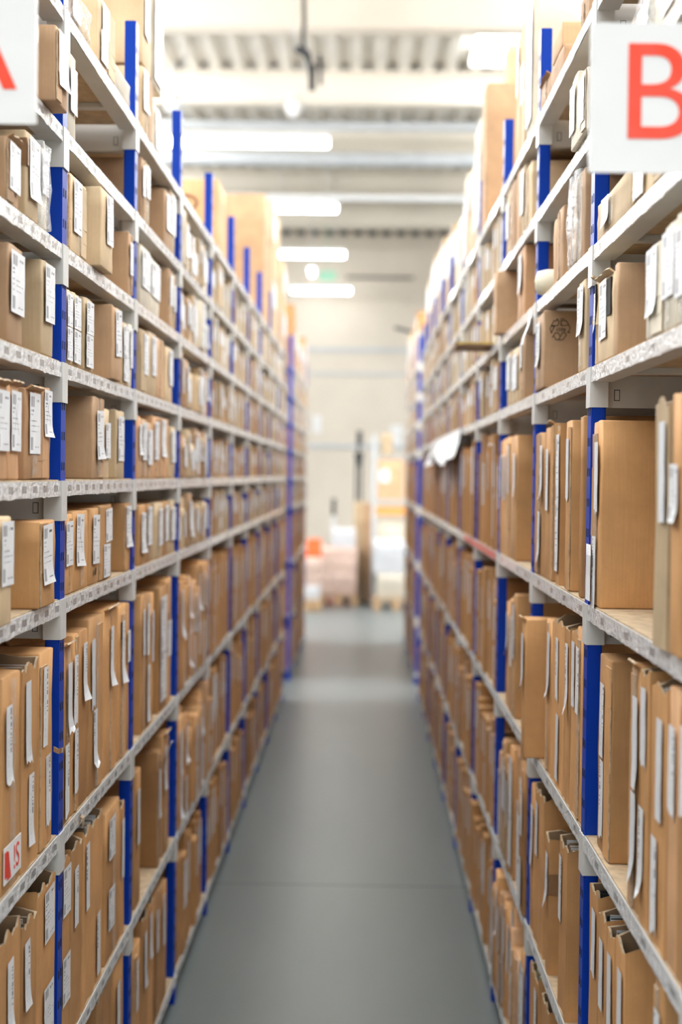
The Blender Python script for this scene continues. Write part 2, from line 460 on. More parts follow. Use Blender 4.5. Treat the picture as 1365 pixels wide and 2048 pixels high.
ORD = ['first', 'second', 'third', 'fourth', 'fifth', 'sixth', 'seventh', 'eighth', 'ninth', 'tenth', 'eleventh', 'twelfth',
       'thirteenth', 'fourteenth', 'fifteenth']
SHELF = {-1: ['top', 'second', 'third', 'fourth', 'fifth', 'sixth', 'seventh', 'eighth', 'bottom'],
         1: ['top', 'second', 'third', 'fourth', 'fifth', 'sixth', 'seventh', 'bottom']}
BAYN = ['nearest', 'second', 'third', 'fourth', 'fifth', 'sixth', 'seventh', 'eighth', 'ninth', 'tenth']
COUNT = {}
NBOX = [0]
def make_box(side, bay, lev, y0, y1, base, top, tone, opts, p=-.004, depth=None, stacked=False, rot=None, order=None):
    w, h = y1-y0, top-base
    rn = random.Random(int(y0*1000)*31+lev*7+bay*1001+(side+1)*77)
    d = depth or rn.uniform(.30, .375)
    op = 'O' in opts
    if tone == 'k' and lev <= (4 if side < 0 else 3): tone = 'n'  # upper shelves get the washed-out kraft, strong light put into the colour
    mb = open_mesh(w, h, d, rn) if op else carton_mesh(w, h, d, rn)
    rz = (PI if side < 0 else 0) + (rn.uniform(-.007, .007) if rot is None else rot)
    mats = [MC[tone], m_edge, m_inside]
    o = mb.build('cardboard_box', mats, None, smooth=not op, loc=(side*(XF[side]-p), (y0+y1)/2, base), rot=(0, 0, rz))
    NBOX[0] += 1
    nA, nB, nW = opts.count('A'), opts.count('B'), opts.count('W')
    def put(kind, ww, hh, yy, zz, curl=0, tear=False):
        m = rn.choice(ML[kind])
        sheet(ww, hh, rn, curl, tear).build('paper_label', m, o, loc=(-.0034 if not op else -.0026, yy, zz), rot=(rn.uniform(-.05, .05) if ww < w*.8 else rn.uniform(-.015, .015), 0, 0))
    if nW:
        ww, hh = w*.93, min(h*.62, .17)
        put('A', ww, hh, 0, h*.92-hh/2 if rn.random() < .6 else h*.55)
        if h > .3: put('A', ww, hh, 0, h*.30)
    if nA == 1:
        ww = min(.085, w*.86); hh = min(max(ww*1.35, .085), h*.72, .13)
        put('A', ww, hh, rn.uniform(-1, 1)*(w-ww)*.35, min(h-hh/2-.008, h*rn.uniform(.52, .72)), rn.choice((0, 0, .006)))
    if nA >= 2:
        ww = min(.085, w*.88); hh = min(.105, h*.44)
        put('A', ww, hh, rn.uniform(-1, 1)*(w-ww)*.3, h-hh/2-h*.06); put('A', ww, hh, rn.uniform(-1, 1)*(w-ww)*.3, h*.46-hh/2+.01*rn.random())
    for q in range(nB):
        ww = min(.042, w*.62); hh = rn.uniform(.13, .17) if h > .3 else h*.55
        hh = min(hh, h*.44)
        zz = h*.95-hh/2-.01 if q == 0 else h*.50-hh/2-.02*rn.random()
        put('B', ww, hh, rn.uniform(-1, 1)*(w-ww)*.42, zz-rn.random()*.03, rn.choice((0, 0, 0, 0, .004, .012)), rn.random() < .35)
    if 'T' in opts:
        t = MB(); t.quad([(-.0036, -w*.5, 0), (-.0036, w*.5, 0), (-.0036, w*.5, .05), (-.0036, -w*.5, .05)][::-1])
        t.quad([(-.0022, -w*.5-.002, 0), (d*.3, -w*.5-.004, 0), (d*.3, -w*.5-.004, .05), (-.0022, -w*.5-.002, .05)])
        t.quad([(-.0022, w*.5+.002, 0), (d*.3, w*.5+.004, 0), (d*.3, w*.5+.004, .05), (-.0022, w*.5+.002, .05)])
        t.build('packing_tape', m_brown_tape, o, loc=(0, 0, h*.58))
    elif not op and w > .045 and rn.random() < .35:
        t = MB(); tw = min(.02, w*.25)
        t.quad([(-.0041, -tw, .01), (-.0041, tw, .01), (-.0041, tw, h-.01), (-.0041, -tw, h-.01)][::-1])
        t.build('packing_tape', m_tape, o)
    if not op and w > .03 and not nW and rn.random() < .45:
        fw = w*rn.uniform(.35, .62); s1 = rn.choice((-1, 1)); mbf = MB()
        hh = h*rn.uniform(.93, .995); tt = .0022
        for k in range(5):
            za, zb = .004+(hh-.006)*k/5, .004+(hh-.006)*(k+1)/5
            ja, jb = (.0025*math.sin(rn.random()*9+k) for _ in (0, 1))
            if k: ja = jl
            jl = jb
            y_a, y_b = s1*(w/2-.001), s1*(w/2-fw)
            P = [(0, y_a, za), (0, y_b+ja, za), (0, y_b+jb, zb), (0, y_a, zb)]
            Q = [(-tt-.001*math.sin(k), y_a, za), (-tt-.0012, y_b+ja, za), (-tt-.0012, y_b+jb, zb), (-tt, y_a, zb)]
            if s1 < 0: P = P[::-1]; Q = Q[::-1]
            mbf.quad(Q, 0)
            for i in range(4): mbf.quad([P[i], P[(i+1) % 4], Q[(i+1) % 4], Q[i]], 1)
        mbf.build('front_flap', [MC[tone], m_edge], o)
    if h > .3 and w > .035 and not op and rn.random() < .22:
        hm = MB(); hm.box(-.0040, -.0015, -.006, .006, 0, .045); hm.build('hand_hole', m_hole, o, loc=(0, rn.uniform(-.2, .2)*w, h*rn.uniform(.45, .8)))  # dark block in place of the shade inside a hand hole
    if 'F' in opts:
        torn_flap(w*.9, rn, .020).build('torn_flap', [MC[tone], m_edge], o, loc=(.002, 0, h-.005))
        torn_flap(w*.8, rn, .03).build('torn_flap', [MC[tone], m_edge], o, loc=(.10, 0, h-.004), rot=(0, 0, 2.6))
    if 'P' in opts:
        pm = carton_mesh(w+.007, h+.008, d*.6, rn, .012)
        pv = []
        for v in pm.v: pv.append((v[0]-.007+.003*math.sin(v[2]*90+v[1]*70), v[1]+.0015*math.sin(v[2]*120), max(.001, v[2])))
        pm.v = pv
        pm.build('plastic_wrap', m_film, o, smooth=True)
    # description
    ratio = h/max(w, .001)
    size = 'slim' if w < .045 else ('wide' if ratio < 1.25 else ('tall' if ratio > 3 else 'stout'))
    adj = ('open ' if op else '')+('torn ' if 'F' in opts and not op else '')
    if 'P' in opts: feat = 'in clear plastic'
    elif nW: feat = 'covered by labels'
    elif nA == 1 or nB == 1: feat = 'with one label'
    elif nA or nB: feat = 'with two labels'
    elif 'T' in opts: feat = 'with tape'
    else: feat = 'without label'
    k = (side, bay, lev); COUNT[k] = COUNT.get(k, 0)+1
    lab = '%s%s %s box %s, %s along %s shelf, %s bay, %s rack' % (
        '' if adj else size+' ', (adj+TONES[tone]).strip(), '', feat, ORD[COUNT[k]-1], SHELF[side][lev], BAYN[bay], 'left' if side < 0 else 'right')
    lab = ' '.join(lab.split())
    ws = lab.split()
    if len(ws) > 16 and ws[0] in ('slim', 'tall', 'stout', 'wide'): lab = ' '.join(ws[1:])
    tag(o, lab, 'box', 'cardboard boxes on the %s rack' % ('left' if side < 0 else 'right'))
    return o

def top_of(side, lev): return LV[side][lev]+LIPH+.0035
def gap_top(side, lev): return (LV[side][lev-1]-.004) if lev > 0 else 9.0
HAND = {
 (-1, 0): {1: [(113, 136, 45, 'k', 'A', .028)],
  2: [(13, 38, 268, 'k', 'AF'), (52, 78, 256, 'l', 'AT'), (80, 95, 287, 'p', 'AP')],
  3: [(17, 46, 480, 'k', 'W'), (85, 107, 515, 'l', 'A')],
  4: [(-14, 16, 760, 'o', 'WF'), (18, 39, 764, 'o', 'WF'), (51, 82, 774, 'o', 'AF'), (83, 101, 770, 'o', 'A')],
  5: [(-4, 24, 1035, 'l', 'A', .022), (80, 111, 1042, 'k', 'A', .012)],
  6: [(5, 40, 1355, 'k', 'B'), (44, 76, 1325, 'k', 'BBO'), (80, 106, 1305, 'k', 'BB')],
  7: [(0, 40, 1878, 'k', 'OBB'), (44, 72, 1845, 'k', 'OB'), (74, 110, 1778, 'k', 'AAO')]},
 (-1, 1): {0: [(138, 176, -12, 'l', 'AP'), (196, 229, -20, 'l', 'AA'), (230, 260, 122, 'p', '')],
  1: [(137, 153, 97, 'p', 'A')],
  2: [(130, 140, 338, 'k', ''), (141, 172, 342, 'l', 'A'), (203, 227, 370, 'l', 'A', .02), (258, 268, 462, 'k', 'A')],
  3: [(128, 143, 572, 'l', 'AA'), (144, 160, 580, 'l', 'AA'), (169, 187, 590, 'l', 'AA'), (226, 243, 608, 'k', 'A', .008), (244, 257, 640, 'l', 'AA'), (258, 271, 645, 'p', 'W')],
  4: [(186, 207, 790, 'k', 'A'), (208, 219, 815, 'l', 'A'), (233, 249, 818, 'l', 'A'), (262, 272, 818, 'k', 'AA')],
  5: [(125, 144, 1028, 'k', 'A'), (146, 177, 1022, 'k', 'A'), (179, 198, 1016, 'k', 'A'), (199, 224, 1010, 'k', 'AA'), (249, 261, 1006, 'k', 'A'), (262, 271, 1012, 'l', 'A')],
  6: [(122, 143, 1295, 'k', 'BBF'), (145, 157, 1270, 'k', 'BB'), (158, 176, 1262, 'd', 'B'), (179, 205, 1238, 'k', 'BB'), (207, 233, 1222, 'k', 'BF'), (238, 252, 1212, 'k', 'B'), (253, 263, 1206, 'k', 'A')],
  7: [(119, 140, 1725, 'k', 'AAO'), (141, 163, 1692, 'k', 'BO'), (166, 205, 1662, 'k', 'BBO'), (212, 240, 1628, 'k', 'AA'), (241, 249, 1605, 'k', 'BO')],
  8: [(192, 222, 1985, 'k', 'O'), (226, 247, 1930, 'k', 'B')]},
 (-1, 2): {0: [(285, 296, 128, 'l', 'A'), (297, 307, 150, 'k', ''), (308, 320, 205, 'p', 'AA')],
  1: [(284, 290, 312, 'k', 'A'), (291, 299, 320, 'l', 'A'), (330, 341, 375, 'k', 'A'), (342, 350, 378, 'l', 'W')],
  2: [(282, 300, 485, 'p', 'W'), (301, 319, 512, 'p', 'W'), (338, 345, 535, 'k', 'A'), (346, 351, 545, 'l', 'A')],
  3: [(282, 297, 655, 'l', 'A'), (298, 312, 660, 'l', 'A'), (313, 326, 672, 'k', ''), (332, 345, 690, 'l', 'A')],
  4: [(276, 282, 830, 'o', 'A'), (283, 293, 835, 'k', 'W'), (294, 304, 843, 'k', 'W'), (306, 317, 830, 'o', 'A'), (319, 336, 833, 'o', 'A'), (341, 350, 852, 'l', 'W')],
  5: [(279, 292, 1009, 'k', 'A'), (293, 303, 1008, 'k', 'A'), (310, 325, 1005, 'l', 'A'), (326, 337, 1003, 'k', 'A'), (340, 350, 1000, 'l', 'W')],
  6: [(284, 290, 1190, 'k', 'B'), (292, 301, 1188, 'k', 'BB'), (302, 307, 1185, 'k', 'B'), (320, 332, 1175, 'k', 'W'), (333, 343, 1158, 'k', 'A')],
  7: [(272, 282, 1545, 'k', 'B'), (316, 322, 1505, 'd', 'B'), (327, 337, 1470, 'k', 'BF')],
  8: [(268, 280, 1900, 'k', 'B'), (284, 296, 1835, 'k', 'BO'), (298, 308, 1805, 'k', 'BO'), (310, 322, 1790, 'd', 'B'), (324, 334, 1775, 'k', 'B')]},
 (1, 0): {1: [(1236, 1272, 27, 'k', ''), (1273, 1312, -30, 'p', 'AP'), (1313, 1390, -80, 'p', 'A')],
  2: [(1196, 1264, 330, 'l', 'A'), (1269, 1309, 320, 'l', 'AA'), (1311, 1385, 280, 'l', 'A')],
  3: [(1182, 1197, 556, 'l', 'AF'), (1199, 1230, 538, 'l', 'AF'), (1231, 1238, 522, 'k', ''), (1296, 1330, 470, 'p', 'A'), (1331, 1357, 432, 'p', 'W'), (1358, 1390, 400, 'p', 'W')],
  4: [(1183, 1206, 838, 'k', 'BB'), (1316, 1340, 785, 'l', 'BO', .012), (1348, 1390, 775, 'k', 'A', .012)],
  5: [(1200, 1226, 1322, 'k', 'BB', -.012), (1266, 1284, 1312, 'k', 'BBF'), (1285, 1304, 1335, 'k', 'BBO'), (1306, 1340, 1372, 'k', 'BBO'), (1342, 1362, 1380, 'o', 'B'), (1363, 1390, 1400, 'k', 'BO')],
  6: [(1182, 1199, 1782, 'k', 'BO'), (1200, 1216, 1832, 'k', 'BO'), (1217, 1231, 1862, 'k', 'BO'), (1233, 1253, 1888, 'k', 'BO'), (1311, 1330, 1968, 'k', 'B')]},
 (1, 1): {0: [(1078, 1102, 150, 'k', 'F'), (1104, 1129, 92, 'k', ''), (1166, 1180, -10, 'k', '')],
  1: [(1145, 1157, 140, 'p', 'A', .012), (1158, 1176, 128, 'p', 'A', .012)],
  2: [(1109, 1115, 435, 'k', ''), (1118, 1128, 408, 'k', ''), (1143, 1151, 345, 'k', 'AP'), (1152, 1163, 335, 'l', 'P'), (1164, 1172, 330, 'k', '')],
  3: [(1073, 1090, 620, 'k', 'A', .006), (1160, 1173, 553, 'l', 'A')],
  4: [(1074, 1092, 862, 'k', 'BB'), (1093, 1103, 852, 'k', 'B'), (1104, 1110, 844, 'k', 'F'), (1117, 1123, 842, 'k', 'WO'), (1134, 1145, 838, 'k', 'B'), (1163, 1168, 830, 'd', '')],
  5: [(1046, 1053, 1238, 'k', 'BF', .036), (1096, 1105, 1240, 'k', 'B'), (1107, 1132, 1245, 'k', 'BBO'), (1133, 1143, 1250, 'k', 'BO'), (1145, 1156, 1252, 'k', 'BO'), (1157, 1167, 1258, 'k', 'B')],
  6: [(1055, 1061, 1572, 'k', 'B'), (1062, 1071, 1575, 'k', 'B'), (1072, 1090, 1592, 'k', 'BO'), (1094, 1101, 1672, 'k', 'BTO'), (1121, 1137, 1690, 'k', 'BO')],
  7: [(1062, 1078, 1960, 'k', 'BO'), (1085, 1100, 2020, 'k', 'O')]},
 (1, 2): {0: [(1036, 1044, 60, 'l', 'B'), (1046, 1055, 30, 'l', 'A'), (1058, 1070, -25, 'p', 'W')],
  1: [(1016, 1022, 345, 'l', 'A'), (1023, 1032, 350, 'k', ''), (1035, 1042, 330, 'k', ''), (1045, 1051, 325, 'l', 'W'), (1055, 1065, 318, 'l', '')],
  2: [(989, 994, 540, 'k', '', .03), (1038, 1052, 487, 'o', 'A')],
  3: [(1017, 1024, 700, 'l', 'W'), (1027, 1038, 690, 'l', 'W'), (1044, 1050, 668, 'k', 'B')],
  4: [(1002, 1008, 880, 'k', 'B'), (1009, 1015, 875, 'k', 'B'), (1016, 1022, 872, 'k', 'B'), (1024, 1036, 868, 'k', 'B')],
  5: [(1015, 1021, 1205, 'k', 'B'), (1022, 1028, 1200, 'k', 'B'), (1029, 1034, 1190, 'k', 'B')]},
}
NEAR = {}
special = {}
for (side, bay), cells in HAND.items():
    ya, yb = PY[side][bay], PY[side][bay+1]
    for lev, items in sorted(cells.items()):
        base = top_of(side, lev); gt = gap_top(side, lev)
        seq = items if side < 0 else items[::-1]     # nearest first
        prev = -9
        for it in seq:
            p = it[5] if len(it) > 5 else -.004
            X = side*(XF[side]-p)
            pn, pf = (it[0], it[1]) if side < 0 else (it[1], it[0])
            A = hit_x(pn, it[2], X); B = hit_x(pf, it[2], X)
            y0, y1 = A.y, B.y
            if p < .025: y0 = max(y0, ya+PW+.009); y1 = min(y1, yb-PW-.009)
            y0 = max(y0, prev+.0015)
            if y1-y0 < .012: continue
            prev = y1
            top = min(max(A.z, base+.06), gt - (.018 if 'F' in it[4] else .0) - (.012 if 'P' in it[4] else 0))
            o = make_box(side, bay, lev, y0, y1, base, top, it[3], it[4], p)
            special[(side, bay, lev, it[0])] = (o, y0, y1, base, top, p)

def fill(side, bay, lev, rn):
    """plausible row of boxes for a cell that is only seen blurred"""
    ya, yb = (PY[side]+[0])[bay]+PW+.010, PY[side][bay+1]-PW-.010
    base = top_of(side, lev); gt = gap_top(side, lev); gap = gt-base
    y = ya+rn.uniform(0, .03); out = []
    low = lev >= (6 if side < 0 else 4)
    while y < yb-.03:
        w = rn.choice((.03, .04, .045, .06, .06, .08, .10)) if low else rn.choice((.04, .05, .06, .07, .09, .12))
        w *= rn.uniform(.85, 1.2)
        if y+w > yb: break
        h = gap*(rn.uniform(.66, .93) if low else rn.uniform(.55, .93))
        tone = rn.choice('kkkkdo') if low else (rn.choice('nnllo') if lev > 2 else rn.choice('nlllpp'))  # paler tones higher up, strong light put into the colour
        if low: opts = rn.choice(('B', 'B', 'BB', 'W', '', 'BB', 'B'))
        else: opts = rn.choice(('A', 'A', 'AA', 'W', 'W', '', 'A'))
        out.append((y, y+w, base, base+h, tone, opts, rn.uniform(-.012, .008)))
        y += w+.002
        if rn.random() < .14: y += rn.uniform(.02, .09)
    return out
# cells: which bays get individual boxes (nearest ones until about 300 stand)
LIMIT = 296
cells = []
for side in (-1, 1):
    nb = len(PY[side])-1
    for bay in range(nb):
        for lev in range(len(LV[side])):
            if lev == 0: continue
            if lev in HAND.get((side, bay), {}): continue
            if bay == 0: continue
            cells.append((PY[side][bay]+(.0 if side < 0 else .01), side, bay, lev))
cells.sort()
STUFF = []
for yy, side, bay, lev in cells:
    rn = random.Random(900+bay*37+lev*5+side)
    row = fill(side, bay, lev, rn)
    if NBOX[0]+len(row) <= LIMIT-14:
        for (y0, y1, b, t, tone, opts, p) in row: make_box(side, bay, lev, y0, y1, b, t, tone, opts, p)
    else:
        for r in row: STUFF.append((side, XF[side])+r)
# --- boxes standing on top of the racks (traced heights), individual
def topbox(side, bay, pn, pf, ytop, tone, opts, p=-.004, ybase=None, depth=None):
    X = side*(XF[side]-p)
    A = hit_x(pn, ytop, X); B = hit_x(pf, ytop, X)
    if bay >= 3: bay = max(i for i in range(len(PY[side])-1) if PY[side][i] < (A.y+B.y)/2)
    base = top_of(side, 0) if ybase is None else ybase
    pa, pb = PY[side][bay]+PW+.009, PY[side][bay+1]-PW-.009
    y0, y1 = max(A.y, pa), min(B.y, pb)
    if y1-y0 < .05: y0 = max(pa, min(y0, pb-.12)); y1 = min(y0+.12, pb)
    return make_box(side, bay, 0, y0, y1, base, A.z, tone, opts, p, depth), A.z, y0, y1
o, z1, a, b = topbox(-1, 2, 286, 304, -60, 'l', 'A', ybase=special[(-1, 2, 0, 285)][4]+.002)
o, z1, a, b = topbox(-1, 2, 308, 325, -70, 'p', 'W', ybase=special[(-1, 2, 0, 297)][4]+.002)
o, z1, a, b = topbox(1, 1, 1126, 1107, 40, 'k', '', ybase=special[(1, 1, 0, 1104)][4]+.002)
o, z1, a, b = topbox(1, 3, 975, 967, 165, 'k', '', depth=.33)
make_box(1, 3, 0, a+.02, b-.01, z1+.002, z1+.16, 'l', '', -.09, .22)
topbox(1, 3, 965, 952, 228, 'p', 'W')
topbox(1, 4, 948, 941, 330, 'l', 'A'); topbox(1, 5, 938, 930, 345, 'p', 'W')
topbox(1, 6, 926, 915, 430, 'p', 'A')
# big stacks on the far half of the left rack
o, z1, a, b = topbox(-1, 7, 531, 541, 388, 'k', '', depth=.40)
topbox(-1, 8, 543, 553, 392, 'l', 'W'); topbox(-1, 8, 555, 563, 432, 'l', '')
topbox(-1, 9, 566, 576, 520, 'l', 'W')
# printed tan carton on the left rack top
o, zc, a, b = topbox(-1, 4, 437, 452, 358, 'o', '', depth=.30)
pm = MB()
for (z0, z9, x0, x9) in ((.10, .105, .03, .22), (.055, .06, .03, .24)):
    pm.box(x0, x9, 0, .0008, z0, z9)
for k in range(14):
    t0 = 2*PI*k/14; t1 = 2*PI*(k+1)/14
    pm.quad([(.12+.055*math.cos(t0), .0004, .19+.035*math.sin(t0)), (.12+.055*math.cos(t1), .0004, .19+.035*math.sin(t1)),
             (.12+.047*math.cos(t1), .0004, .19+.028*math.sin(t1)), (.12+.047*math.cos(t0), .0004, .19+.028*math.sin(t0))])
pm.build('printed_mark', m_black, o, loc=(.02, (b-a)/2+.003, 0))
o['label'] = 'tan printed carton standing on the left rack top behind the fourth blue post'
# far racks and the remaining cells: one uncountable mass
for side in (-1, 1):
    P2 = PY2[side]
    for i in range(len(P2)-1):
        PYb = PY[side]
        for lev in range(1, len(LV[side])):
            rn = random.Random(5000+i*37+lev*5+side)
            PY[side] = [P2[i], P2[i+1]]
            for r in fill(side, 0, lev, rn): STUFF.append((side, XF[side])+r)
            PY[side] = PYb
        rn = random.Random(77+i+side)
        y = P2[i]+.05
        while y < P2[i+1]-.25:
            w = rn.uniform(.15, .3); b0 = top_of(side, 0); hh = rn.uniform(.25, .55)
            STUFF.append((side, XF[side], y, y+w, b0, b0+hh, rn.choice('klp'), rn.choice(('W', '', 'A')), 0)); y += w+.01
for (side, y0, y1, hh) in ((1, 7.95, 8.7, .42), (1, 8.86, 9.62, .5), (1, 9.76, 10.5, .55), (1, 10.66, 11.3, .5), (1, 7.46, 7.84, .35)):
    b0 = top_of(side, 0); STUFF.append((side, XF[side], y0, y1, b0, b0+hh, 'l', 'W', -.02))
CARY, CARZ = hit_x(985, 690, XR).y, hit_x(985, 692, XR).z
sm = MB(); KEY = 'kdlpon'
for (side, xf, y0, y1, b0, t0, tone, opts, p) in STUFF:
    rn = random.Random(int(y0*977)+int(b0*313))
    if side > 0 and y1 > CARY-.03 and y0 < CARY+.26 and b0 < CARZ < t0+.01: t0 = CARZ-.004
    x0 = side*(xf-p); x1 = side*(xf-p+rn.uniform(.30, .37))
    sm.box(x0, x1, y0, y1, b0, t0, KEY.index(tone))
    w, h = y1-y0, t0-b0
    rects = []
    if 'W' in opts: rects.append((.06, .94, .45, .93))
    n = opts.count('A')
    for q in range(n): rects.append((.12, .85, .55-.42*q, .9-.42*q))
    n = opts.count('B')
    for q in range(n):
        u = rn.uniform(.1, .5); rects.append((u, u+.42, .55-.45*q, .93-.45*q))
    for (u0, u1, v0, v1) in rects:
        xx = x0-side*.0012
        pts = [(xx, y0+w*u0, b0+h*v0), (xx, y0+w*u1, b0+h*v0), (xx, y0+w*u1, b0+h*v1), (xx, y0+w*u0, b0+h*v1)]
        uv = [(0, 0), (1, 0), (1, 1), (0, 1)]
        if side > 0: pts = pts[::-1]; uv = uv[::-1]
        sm.quad(pts, 6 if 'B' not in opts else 7, uv)
so = sm.build('cardboard_boxes', [MC[c] for c in KEY]+[ML['A'][0], ML['B'][2]])
tag(so, 'blurred mass of brown boxes filling the distant bays of both racks', 'boxes', None, 'stuff')
# rows of the neighbouring aisles standing back to back behind the racks
bk = MB()
for side in (-1, 1):
    for lev in range(len(LV[side])):
        rn = random.Random(lev*11+side)
        y = PY[side][0]+.05; base = top_of(side, lev)
        gap = (gap_top(side, lev)-base) if lev else .35
        while y < 15:
            w = rn.uniform(.12, .4); hh = gap*rn.uniform(.955, .985)
            if y < 12.4 and y+w > 11.4: y = 12.42; continue
            bk.box(side*(XF[side]+DEPTH+.012), side*(XF[side]+DEPTH+.40), y, y+w, base, base+hh, rn.choice((0, 0, 1, 2)))
            y += w+.002
for side in (-1, 1):
    for z in LV[side]:
        for (ya, yb) in ((PY[side][0], 11.38), (12.4, 15.5)): bk.box(side*(XF[side]+DEPTH+.03), side*(XF[side]+DEPTH+.44), ya, yb, z+.005, z+LIPH, 3)
bo = bk.build('cardboard_boxes', [MC['k'], MC['d'], MC['l'], m_steel])
tag(bo, 'brown boxes of the neighbouring aisles glimpsed through gaps at the back of the shelves', 'boxes', None, 'stuff')

# ------------------------------------------------------------------ particular things on the boxes
def stroke(mb, pts, wd, mk, mi=0):
    for a, b in zip(pts, pts[1:]):
        a = Vector(a); b = Vector(b); d = (b-a)
        if d.length < 1e-9: continue
        n = Vector((-d.y, d.x)).normalized()*wd/2; e = d.normalized()*wd*.3
        q = [a-e+n, b+e+n, b+e-n, a-e-n]
        mb.quad([mk(p) for p in q], mi)
def text_mesh(txt, size, name, mat, parent, loc, rot, extrude=.0004, align='CENTER'):
    cu = bpy.data.curves.new(name, 'FONT'); cu.body = txt; cu.size = size; cu.extrude = extrude
    cu.align_x = align; cu.align_y = 'BOTTOM_BASELINE'
    to = bpy.data.objects.new(name+'_tmp', cu); C.objects.link(to)
    bpy.context.view_layer.update()
    me = bpy.data.meshes.new_from_object(to.evaluated_get(bpy.context.evaluated_depsgraph_get()))
    bpy.data.objects.remove(to); me.materials.clear(); me.materials.append(mat); me.name = name
    o = bpy.data.objects.new(name, me); C.objects.link(o); o.parent = parent; o.location = loc; o.rotation_euler = rot
    return o
# recycling mark on the carton of the right rack
ro, y0, y1, b0, t0, p = special[(1, 1, 3, 1073)]
ro['label'] = 'brown carton printed with a black recycling mark, right rack beside the second blue post'
yf = y0-.004
L0 = ro.location
ro.rotation_euler = (0, 0, 0)
def mk(q):
    W = hit_y(1000+q[0]/6.825, 500-q[1]/6.825, yf); return (W.x-L0.x, yf-L0.y, W.z-L0.z)
strokes = [[(705, 1032), (740, 968), (778, 964), (786, 938), (812, 985), (798, 1032), (705, 1032)],
           [(838, 965), (908, 965), (945, 1020), (905, 1030), (838, 1030), (838, 965)],
           [(940, 1018), (962, 1062), (942, 1118), (925, 1122)], [(925, 1122), (962, 1126)],
           [(688, 1068), (702, 1038), (748, 1040), (722, 1096), (706, 1136), (688, 1068)],
           [(718, 1196), (736, 1168), (768, 1222), (860, 1226), (912, 1162), (886, 1124), (858, 1128), (808, 1220)],
           [(736, 1168), (762, 1130), (800, 1132), (822, 1172)]]
pm = MB()
for s in strokes: stroke(pm, [(a, -b) for a, b in s], 10, mk)
pmk = pm.build('printed_recycling_mark', m_black, ro)
ce = hit_y(1000+832/6.825, 500+1085/6.825, yf)
tw = hit_y(1000+920/6.825, 600, yf).x-hit_y(1000+745/6.825, 600, yf).x
text_mesh('RESY', tw*.36, 'printed_lettering', m_black, ro, (ce.x-L0.x, yf-L0.y-.0002, ce.z-L0.z+.004), (PI/2, PI, 0))
ro_t = MB(); ro_t.box(-.006, .006, -.0004, 0, -.0008, .0008)
ro_t.build('printed_code', m_black, ro, loc=(hit_y(1126, 638, yf).x-L0.x, yf-L0.y, hit_y(1126, 638, yf).z-L0.z))
for key in ((1, 0, 3, 1182), (1, 0, 3, 1199)):
    o, y0, y1, b0, t0, p = special[key]; w = y1-y0; h = t0-b0; mb = MB()
    mb.box(-.003, 0, 0, -w*.82, 0, h*.50, 0)
    mb.build('open_flap', [MC['l'], m_edge], o, loc=(-.004, w*.48, h*.47), rot=(.0, .10, .34))
    hm = MB(); hm.box(-.0038, -.001, -w*.42, w*.30, h*.50, h*.93); hm.build('opening_shade', m_hole, o)  # dark block for the shade inside the open box
# red and white sticker on the nearest low box of the left rack
so_, y0, y1, b0, t0, p = special[(-1, 0, 6, 5)]
st = MB(); w = y1-y0; zl, zh = .02, .085
st.box(-.0042, -.0030, -w*.48, w*.48, zl, zh, 0)
st.box(-.0046, -.0041, w*.30, w*.46, zl+.010, zh-.008, 1)
st.quad([(-.0047, w*.32, zl+.004), (-.0047, w*.10, zl+.004), (-.0047, w*.24, zh-.01), (-.0047, w*.32, zh-.01)], 1)
so2 = st.build('red_white_sticker', [m_white, m_red], so_)
text_mesh('!S', .062, 'printed_lettering', m_red, so_, (-.0046, -w*.20, zl+.012), (PI/2, 0, -PI/2), .0003)
so_['label'] = 'brown box with red and white sticker near its foot, lower left corner of left rack'
# dark ink stain low on a box
io, y0, y1, b0, t0, p = special[(-1, 1, 5, 179)]
im = MB(); rn = random.Random(4); pts = []
for k in range(16):
    t = 2*PI*k/16; rr = .011*(.7+.6*rn.random()); pts.append((-.0049, rr*math.cos(t)+.005, .03+rr*math.sin(t)))
im.quad(pts); im.build('ink_stain', m_black, io)
# loose records and files standing in open boxes
def files(key, mats, label):
    o, y0, y1, b0, t0, p = special[key]; side = key[0]
    w = y1-y0-.012; h = t0-b0; rn = random.Random(key[3])
    d = .27; mb = MB(); y = -w/2; zb = h-min(.16, h*.5)+.001
    while y < w/2-.003:
        t = rn.uniform(.002, .006); t = min(t, w/2-y)
        hh = h-rn.uniform(.018, .034)
        mb.box(.012+rn.uniform(0, .006), d-rn.uniform(0, .02), y, y+t*.9, zb, hh, rn.randrange(len(mats))); y += t
    f = mb.build('file_stack', mats, None, loc=o.location, rot=o.rotation_euler)
    tag(f, label, 'files', 'files standing in open boxes')
mrec = [m_dark, m_grey, m_dark, m_paper]
files((1, 0, 6, 1182), mrec, 'dark record sleeves in the open box at the foot of the near right blue post')
files((1, 0, 6, 1200), mrec, 'dark sleeves in the second open box from the near right blue post, seventh shelf')
files((1, 0, 6, 1217), [m_dark, m_grey, m_inside], 'dark sleeves in the third open box from the near right blue post, seventh shelf')
files((1, 1, 6, 1121), [m_paper, m_paper, m_inside], 'white papers in the torn open box left of the near right blue post, seventh shelf')
files((1, 0, 5, 1306), [m_grey, m_inside, m_paper], 'grey folders in the open box at right, sixth shelf of right rack')
files((-1, 0, 7, 44), [m_inside, m_dark, m_grey], 'folders in open box, second along eighth shelf of left rack, nearest bay')
files((-1, 1, 7, 166), [m_paper, m_inside, m_paper], 'papers in wide open box, third along eighth shelf of left rack, second bay')
files((-1, 0, 6, 44), [m_paper, m_grey, m_inside], 'papers in open box, second along seventh shelf of left rack, nearest bay')
files((1, 1, 7, 1062), [m_paper, m_yellow, m_inside], 'papers with a yellow tab in open box on the bottom right shelf')
